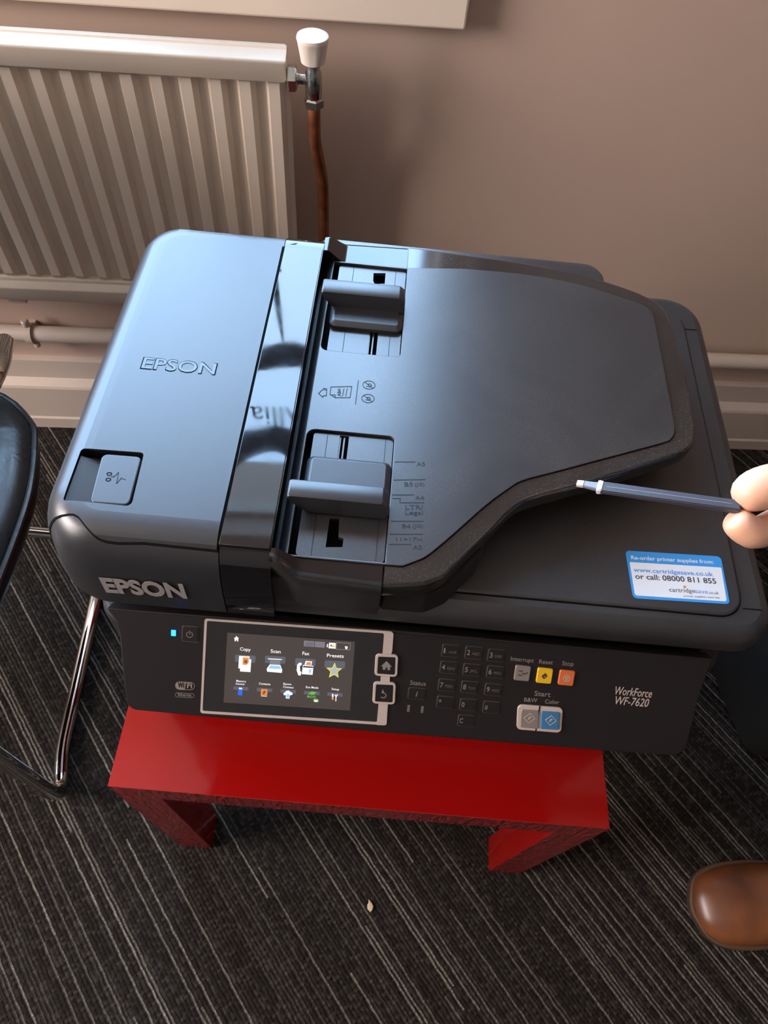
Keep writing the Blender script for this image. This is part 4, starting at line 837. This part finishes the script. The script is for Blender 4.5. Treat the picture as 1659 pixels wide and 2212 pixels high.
# ------------------------------------------------------------------ chairs
def chair(name, label, fr, arms, seatmat):
    c, o = root(name, (0, 0, 0), label, 'chair', fr)
    r = .0115
    # the frame: floor loop, front legs, and arms; x = chair width, front at low y
    ra, W2 = .0115, .52
    right = [(-.262, .540, ra), (-.246, .380, ra), (-.226, .125, ra), (-.205, .055, ra), (-.203, .052, .10), (-.207, .060, .42)]
    if arms: right += [(-.192, .075, .655), (-.179, .400, .655), (-.225, .490, .600)]
    else: right += [(-.215, .10, .428), (-.215, .45, .428)]
    left = [(-.98 - (x + .0), y, z) for x, y, z in right]
    pts = [q for q in right[::-1]] + [q for q in left]
    tube('frame', fillet(pts, .035, 6), r, M['chrome'], c, o, n=16)
    tube('seat_bar', [(-.23, .16, .418), (-.75, .16, .418)], .009, M['chrome'], c, o); tube('seat_bar', [(-.23, .40, .418), (-.75, .40, .418)], .009, M['chrome'], c, o)
    # seat cushion with piping
    edge = [(-.200, .060), (-.1915, .14), (-.189, .22), (-.190, .29), (-.195, .353), (-.212, .425), (-.235, .470), (-.31, .515), (-.49, .525), (-.67, .515), (-.745, .470), (-.768, .425), (-.785, .353), (-.79, .22), (-.78, .060), (-.70, .035), (-.49, .025), (-.28, .035)]
    P = smoothline(edge, True, 4)
    slab('seat', P, [(.020, .425), (.004, .432), (0, .445), (0, .462), (.004, .476), (.02, .487), (.05, .492), (.07, .4925)], M[seatmat], c, o, ang=60)
    ip = inset(dedupe(P)[::-1] if area2(P) < 0 else dedupe(P), -.001)
    tube('piping', [(x, y, .470) for x, y in ip], .0042, M[seatmat], c, o, n=8, closed=True)
    # backrest, slightly reclined and tapering to its root
    vs = []; fs = []; rows = 9
    for k in range(rows + 1):
        t = k / rows; z = .455 + .43 * t; y = .465 + .12 * t; hw = .215 + .02 * math.sin(t * PI) - .03 * t; th = .022
        ring = rpoly([(-hw, -th), (hw, -th), (hw, th), (-hw, th)], .02, 4)
        if k == rows: ring = [(x * .97, yy * .5) for x, yy in ring]
        vs += [(-.49 + x, y + yy, z) for x, yy in ring]; n = len(ring)
    for r_ in range(rows):
        for i in range(n): fs.append((r_ * n + i, r_ * n + (i + 1) % n, (r_ + 1) * n + (i + 1) % n, (r_ + 1) * n + i))
    fs += [tuple(range(n))[::-1], tuple(rows * n + i for i in range(n))]
    mesh('backrest', vs, fs, M[seatmat], c, o, ang=60)
    return c
chair('armchair', 'black leather office chair with chrome tube frame left of printer', FR, True, 'leather')
bag, bo = root('shoulder_bag', (1.10, .34, 0), 'dark fabric bag on the carpet right of the printer, behind the brown shoe', 'bag')
bp_ = smoothline([(.985, .222), (.962, .240), (.950, .28), (.935, .34), (.932, .40), (.96, .45), (1.05, .48), (1.20, .485), (1.32, .46), (1.36, .36), (1.32, .25), (1.15, .215), (1.04, .216)], True, 4)
slab('bag_body', bp_, [(.012, 0), (0, .012), (-.002, .08), (.004, .15), (.02, .195), (.045, .215), (.08, .218)], M['fabric'], bag, bo, ang=70)
tube('shoulder_strap', smoothline([(1.03, .36, .214), (1.06, .34, .245), (1.15, .32, .255), (1.24, .33, .245), (1.28, .35, .214)], n=5), .007, M['fabric'], bag, bo)
tube('bag_zip', smoothline([(1.0, .35, .2175), (1.15, .345, .2195), (1.29, .35, .2175)], n=4), .003, M['rubber'], bag, bo, n=6)

# ------------------------------------------------------------------ small things
cr = (0.3121, -0.0627)
P = [(0, .0075), (.003, .003), (.0045, -.002), (.002, -.0075), (-.001, -.009), (-.0045, -.004), (-.004, .002), (-.002, .004), (-.0015, .009)]
o = slab('paper_scrap', [(x * 1.1, y) for x, y in P], [(0, -.0008), (.0002, .0004), (.0012, .0010)], M['crumb'])
o.matrix_world = FR @ Matrix.Translation((cr[0], cr[1], .0035)) @ Matrix.Rotation(.2, 4, 'Z'); tag(o, 'tiny pale beige scrap lying on the carpet before the table', 'scrap')
# plant on the sill (its leaves show in the gloss strip)
pl, plo = root('potted_plant', (.06, .900, .93), 'strap-leaved plant in a pot on the window sill', 'plant', Matrix.Identity(4))
vs, fs = lathe([(.026, 0), (.034, .003), (.042, .075), (.045, .08), (.040, .08), (.036, .07), (.01, .068)], 24, Vector((0, 0, 1)), Vector((.06, .900, .93))); mesh('pot', vs, fs, M['pot'], pl, plo)
for dx, dz, hh, dy in ((.10, -.05, .30, -.03), (-.06, .22, .34, -.02), (.03, .36, .40, -.01), (-.12, .02, .28, -.03), (.14, .10, .30, .01), (.05, .12, .36, -.05), (-.05, -.04, .24, .03)):
    a = Vector((.10, .900, .99)); b_ = a + Vector((dx * .4, dy, hh * .8)); c = a + Vector((dx * .7, dy * 2, dz + .08))
    pts = [a * (1 - t) ** 2 + b_ * 2 * t * (1 - t) + c * t * t for t in [k / 12 for k in range(13)]]
    vs = []; fs = []
    for i, q in enumerate(pts):
        wd = .006 * math.sin(PI * min(.95, (i + 1.5) / 14)) + .001
        vs += [q + Vector((-wd, 0, 0)), q + Vector((0, .0015, .001)), q + Vector((wd, 0, 0)), q + Vector((0, -.0010, -.0015))]
    for i in range(12):
        for k in range(4): fs.append((i * 4 + k, i * 4 + (k + 1) % 4, i * 4 + 4 + (k + 1) % 4, i * 4 + 4 + k))
    fs += [(0, 1, 2, 3), (51, 50, 49, 48)]
    mesh('leaf', vs, fs, M['leaf'], pl, plo)

# ------------------------------------------------------------------ person at the right: hand with a tool, shoe; body outside the frame
def skin(name, pts, edges, rootv, m, parent, mw, sub=2, smoothit=0):
    me = bpy.data.meshes.new(name); me.from_pydata([tuple(q[:3]) for q in pts], edges, [])
    o = bpy.data.objects.new(name, me); COL.objects.link(o)
    sk_ = o.modifiers.new('skin', 'SKIN'); sk_.use_smooth_shade = True; sk_.branch_smoothing = .3
    if not me.skin_vertices: 
        bpy.context.view_layer.update()
    for i, q in enumerate(pts):
        sv = me.skin_vertices[0].data[i]; r = q[3]; sv.radius = (r, q[4] if len(q) > 4 else r); sv.use_root = (i == rootv)
    s = o.modifiers.new('sub', 'SUBSURF'); s.levels = s.render_levels = sub
    dg = bpy.context.evaluated_depsgraph_get(); dg.update()
    m2 = bpy.data.meshes.new_from_object(o.evaluated_get(dg)); bpy.data.objects.remove(o)
    m2.materials.clear(); m2.materials.append(m); m2.shade_smooth(); m2.name = name
    return link(bpy.data.objects.new(name, m2), parent, mw)
per, pe = root('person', (1.12, -.10, 0), 'person at the right edge holding a grey plastic tool, brown shoe', 'person')
body = [(1.13, -.12, .96, .09, .09), (1.13, -.12, 1.10, .09, .09), (1.12, -.12, 1.28, .10, .10), (1.12, -.12, 1.42, .075, .075), (1.11, -.12, 1.50, .055), (1.09, -.12, 1.60, .08), (1.085, -.12, 1.70, .085), (1.09, -.12, 1.77, .05),
        (1.12, .05, 1.40, .062), (1.10, .13, 1.20, .050), (1.02, .17, 1.08, .043), (.83, .15, 1.02, .036), (.70, .135, .995, .029), (.66, .13, .988, .031, .021),
        (1.12, -.29, 1.40, .062), (1.15, -.36, 1.18, .050), (1.12, -.38, .97, .038), (1.08, -.37, .88, .032), (1.06, -.36, .80, .026, .04),
        (1.13, -.03, .86, .10), (1.11, -.005, .50, .062), (1.11, .0, .10, .042), (1.13, -.22, .86, .10), (1.15, -.25, .50, .062), (1.17, -.25, .10, .042)]
be = [(0, 1), (1, 2), (2, 3), (3, 4), (4, 5), (5, 6), (6, 7), (3, 8), (8, 9), (9, 10), (10, 11), (11, 12), (12, 13), (3, 14), (14, 15), (15, 16), (16, 17), (17, 18), (0, 19), (19, 20), (20, 21), (0, 22), (22, 23), (23, 24)]
# the reaching hand: joints on real finger lengths
TH_ = [(0.4538, 0.0804, 0.97), (0.4677, 0.0885, 0.9735), (0.4874, 0.0908, 0.976)]
IX = [(0.4534, 0.0743, 0.964), (0.4606, 0.0713, 0.96), (0.4687, 0.0683, 0.956), (0.4919, 0.0829, 0.95)]
hb = len(body)
hand = [(.625, .128, .980, .030, .016), (.590, .125, .972, .028, .014)]
fing = [(TH_[2], .0145), (TH_[1], .0135), (TH_[0], .0100)], [((.560, .112, .957), .0098), (IX[3], .0105), (IX[2], .0100), (IX[1], .0096), (IX[0], .0084)], \
       [((.560, .128, .950), .0098), ((.522, .108, .938), .0092), ((.512, .088, .935), .0085), ((.528, .084, .938), .0075)], \
       [((.565, .142, .950), .0092), ((.530, .128, .932), .0088), ((.522, .107, .926), .0082), ((.538, .100, .930), .0072)], \
       [((.575, .154, .955), .0082), ((.545, .145, .937), .0078), ((.537, .127, .930), .0072), ((.550, .118, .933), .0064)]
for f_ in (hand,): body += f_
be += [(13, hb), (hb, hb + 1)]
for f_ in fing:
    prev = hb + 1 if f_ is not fing[0] else hb
    for q, r in f_:
        body.append((*q, r)); be.append((prev, len(body) - 1)); prev = len(body) - 1
# the resting hand
for k in range(4):
    i0 = 18; a = Vector(body[18][:3]); prev = 18
    for j, (dz, r) in enumerate(((-.05, .009), (-.085, .0082), (-.11 + .006 * abs(k - 1), .007))):
        body.append((a.x - .008 * j, a.y - .028 + .019 * k, a.z + dz, r)); be.append((prev, len(body) - 1)); prev = len(body) - 1
body.append((a.x - .03, a.y + .035, a.z - .02, .010)); be.append((18, len(body) - 1)); body.append((a.x - .035, a.y + .045, a.z - .05, .009)); be.append((len(body) - 2, len(body) - 1))
skin('body', body, be, 0, M['skin'], per, pe)
# clothes
skin('shirt', [(1.13, -.12, .83, .165), (1.13, -.12, 1.06, .165), (1.12, -.12, 1.29, .155), (1.12, -.12, 1.42, .11), (1.12, .055, 1.40, .075), (1.10, .135, 1.20, .063), (1.02, .172, 1.08, .056), (.86, .153, 1.03, .049),
     (1.12, -.295, 1.40, .075), (1.15, -.365, 1.18, .063), (1.12, -.383, .97, .05), (1.09, -.373, .90, .045)],
     [(0, 1), (1, 2), (2, 3), (3, 4), (4, 5), (5, 6), (6, 7), (3, 8), (8, 9), (9, 10), (10, 11)], 0, M['shirt'], per, pe)
skin('trousers', [(1.13, -.12, 1.00, .145), (1.13, -.12, .90, .15), (1.13, -.03, .80, .11), (1.11, -.005, .50, .082), (1.115, .0, .12, .068), (1.13, -.22, .80, .11), (1.15, -.25, .50, .082), (1.175, -.25, .12, .068)],
     [(0, 1), (1, 2), (2, 3), (3, 4), (1, 5), (5, 6), (6, 7)], 0, M['trouser'], per, pe)
skin('hair', [(1.12, -.12, 1.66, .07), (1.105, -.12, 1.76, .085), (1.07, -.12, 1.80, .05)], [(0, 1), (1, 2)], 1, M['hair'], per, pe)
def shoe(tx, ty, ang):
    mw = pe @ Matrix.Translation((tx, ty, 0)) @ Matrix.Rotation(ang, 4, 'Z')
    # stations along the foot: distance from toe, half width, height
    ST = [(0.000, .012, .020), (.004, .026, .028), (.012, .038, .036), (.026, .048, .045), (.045, .054, .052), (.07, .0575, .057), (.10, .058, .064), (.13, .056, .075), (.16, .052, .090), (.19, .048, .105), (.22, .046, .115), (.25, .045, .118), (.275, .042, .115), (.288, .034, .11), (.293, .022, .10)]
    vs = []; fs = []; n = 16
    for s, w_, h in ST:
        for k in range(n + 1):
            a = PI * k / n; ca, sa = math.cos(a), math.sin(a)
            vs.append((s - .0 * sa, w_ * (abs(ca) ** .75) * (1 if ca > 0 else -1), .016 + (h - .016) * sa ** .72 if sa > 1e-6 else .016))
    m_ = n + 1
    for r in range(len(ST) - 1):
        for k in range(n): fs.append((r * m_ + k, r * m_ + k + 1, (r + 1) * m_ + k + 1, (r + 1) * m_ + k))
        fs.append((r * m_, (r + 1) * m_, (r + 1) * m_ + n, r * m_ + n))
    fs.append(tuple(range(m_))); fs.append(tuple((len(ST) - 1) * m_ + k for k in range(m_))[::-1])
    u = mesh('shoe', vs, fs, M['shoe'], per, mw, ang=70)
    out_ = [(-.0055, 0)] + [(s, -w_ - .0055) for s, w_, h in ST[1:]] + [(.299, 0)] + [(s, w_ + .0055) for s, w_, h in ST[1:][::-1]]
    out_ = smoothline(out_, True, 3)
    slab('sole', out_, [(.003, 0), (0, .002), (0, .013)], M['sole'], u, Matrix.Identity(4))
    slab('welt', out_, [(0, .0131), (.0005, .0165), (.002, .018), (.006, .018)], M['stitch'], u, Matrix.Identity(4))
shoe(.826, -.030, math.radians(8))
shoe(.965, -.285, math.radians(-6))
# the tool: clear grey plastic stick with a pale tip, a top-level thing held by the person
tl, tlo = root('plastic_tool', TH_[0], 'thin smoky plastic stick with a pale tip, held over the printer lid', 'tool')
A = Vector((0.389, 0.0992, 0.945)); B = Vector((0.4583, 0.078, 0.9675)); T = Vector((0.3779, 0.1034, 0.941))
t = (B - A).normalized(); s = Vector((0, 0, 1)).cross(t).normalized(); u = t.cross(s)
def stick(name, a, b_, w0, w1, h0, h1, m, bev=.0006):
    vs = []
    for q, w_, h in ((a, w0, h0), (b_, w1, h1)):
        vs += [q - s * w_ - u * h, q + s * w_ - u * h, q + s * w_ + u * h, q - s * w_ + u * h]
    b = bmesh.new(); V_ = [b.verts.new(v) for v in vs]
    for f_ in ((0, 1, 2, 3), (7, 6, 5, 4), (0, 4, 5, 1), (1, 5, 6, 2), (2, 6, 7, 3), (3, 7, 4, 0)): b.faces.new([V_[i] for i in f_])
    bmesh.ops.bevel(b, geom=b.edges[:], offset=bev, segments=2, affect='EDGES')
    return bmobj(name, b, m, tl, tlo)
M['tip'] = mat('pale_tip', (.55, .50, .40), .5); M['tool'] = mat('grey_tool_plastic', (.16, .16, .18), .3); M['hi'] = mat('white_highlight', (.72, .70, .76), .25)
stick('shaft', A, B, .0038, .0036, .0016, .0022, M['clear'])
stick('shaft_core', A + t * .004, B - t * .004, .0008, .0008, .0017, .0023, M['tool'])
stick('tool_highlight', A - t * .0005, A + t * .0030, .0042, .0036, .0022, .0020, M['hi'])  # white piece that paints a highlight onto the tool
stick('neck', T + t * .004 + s * .000, A, .0021, .0026, .0011, .0014, M['tool'], .0004)
stick('tip', T, T + t * .0042, .0020, .0021, .0010, .0012, M['tip'], .0003)
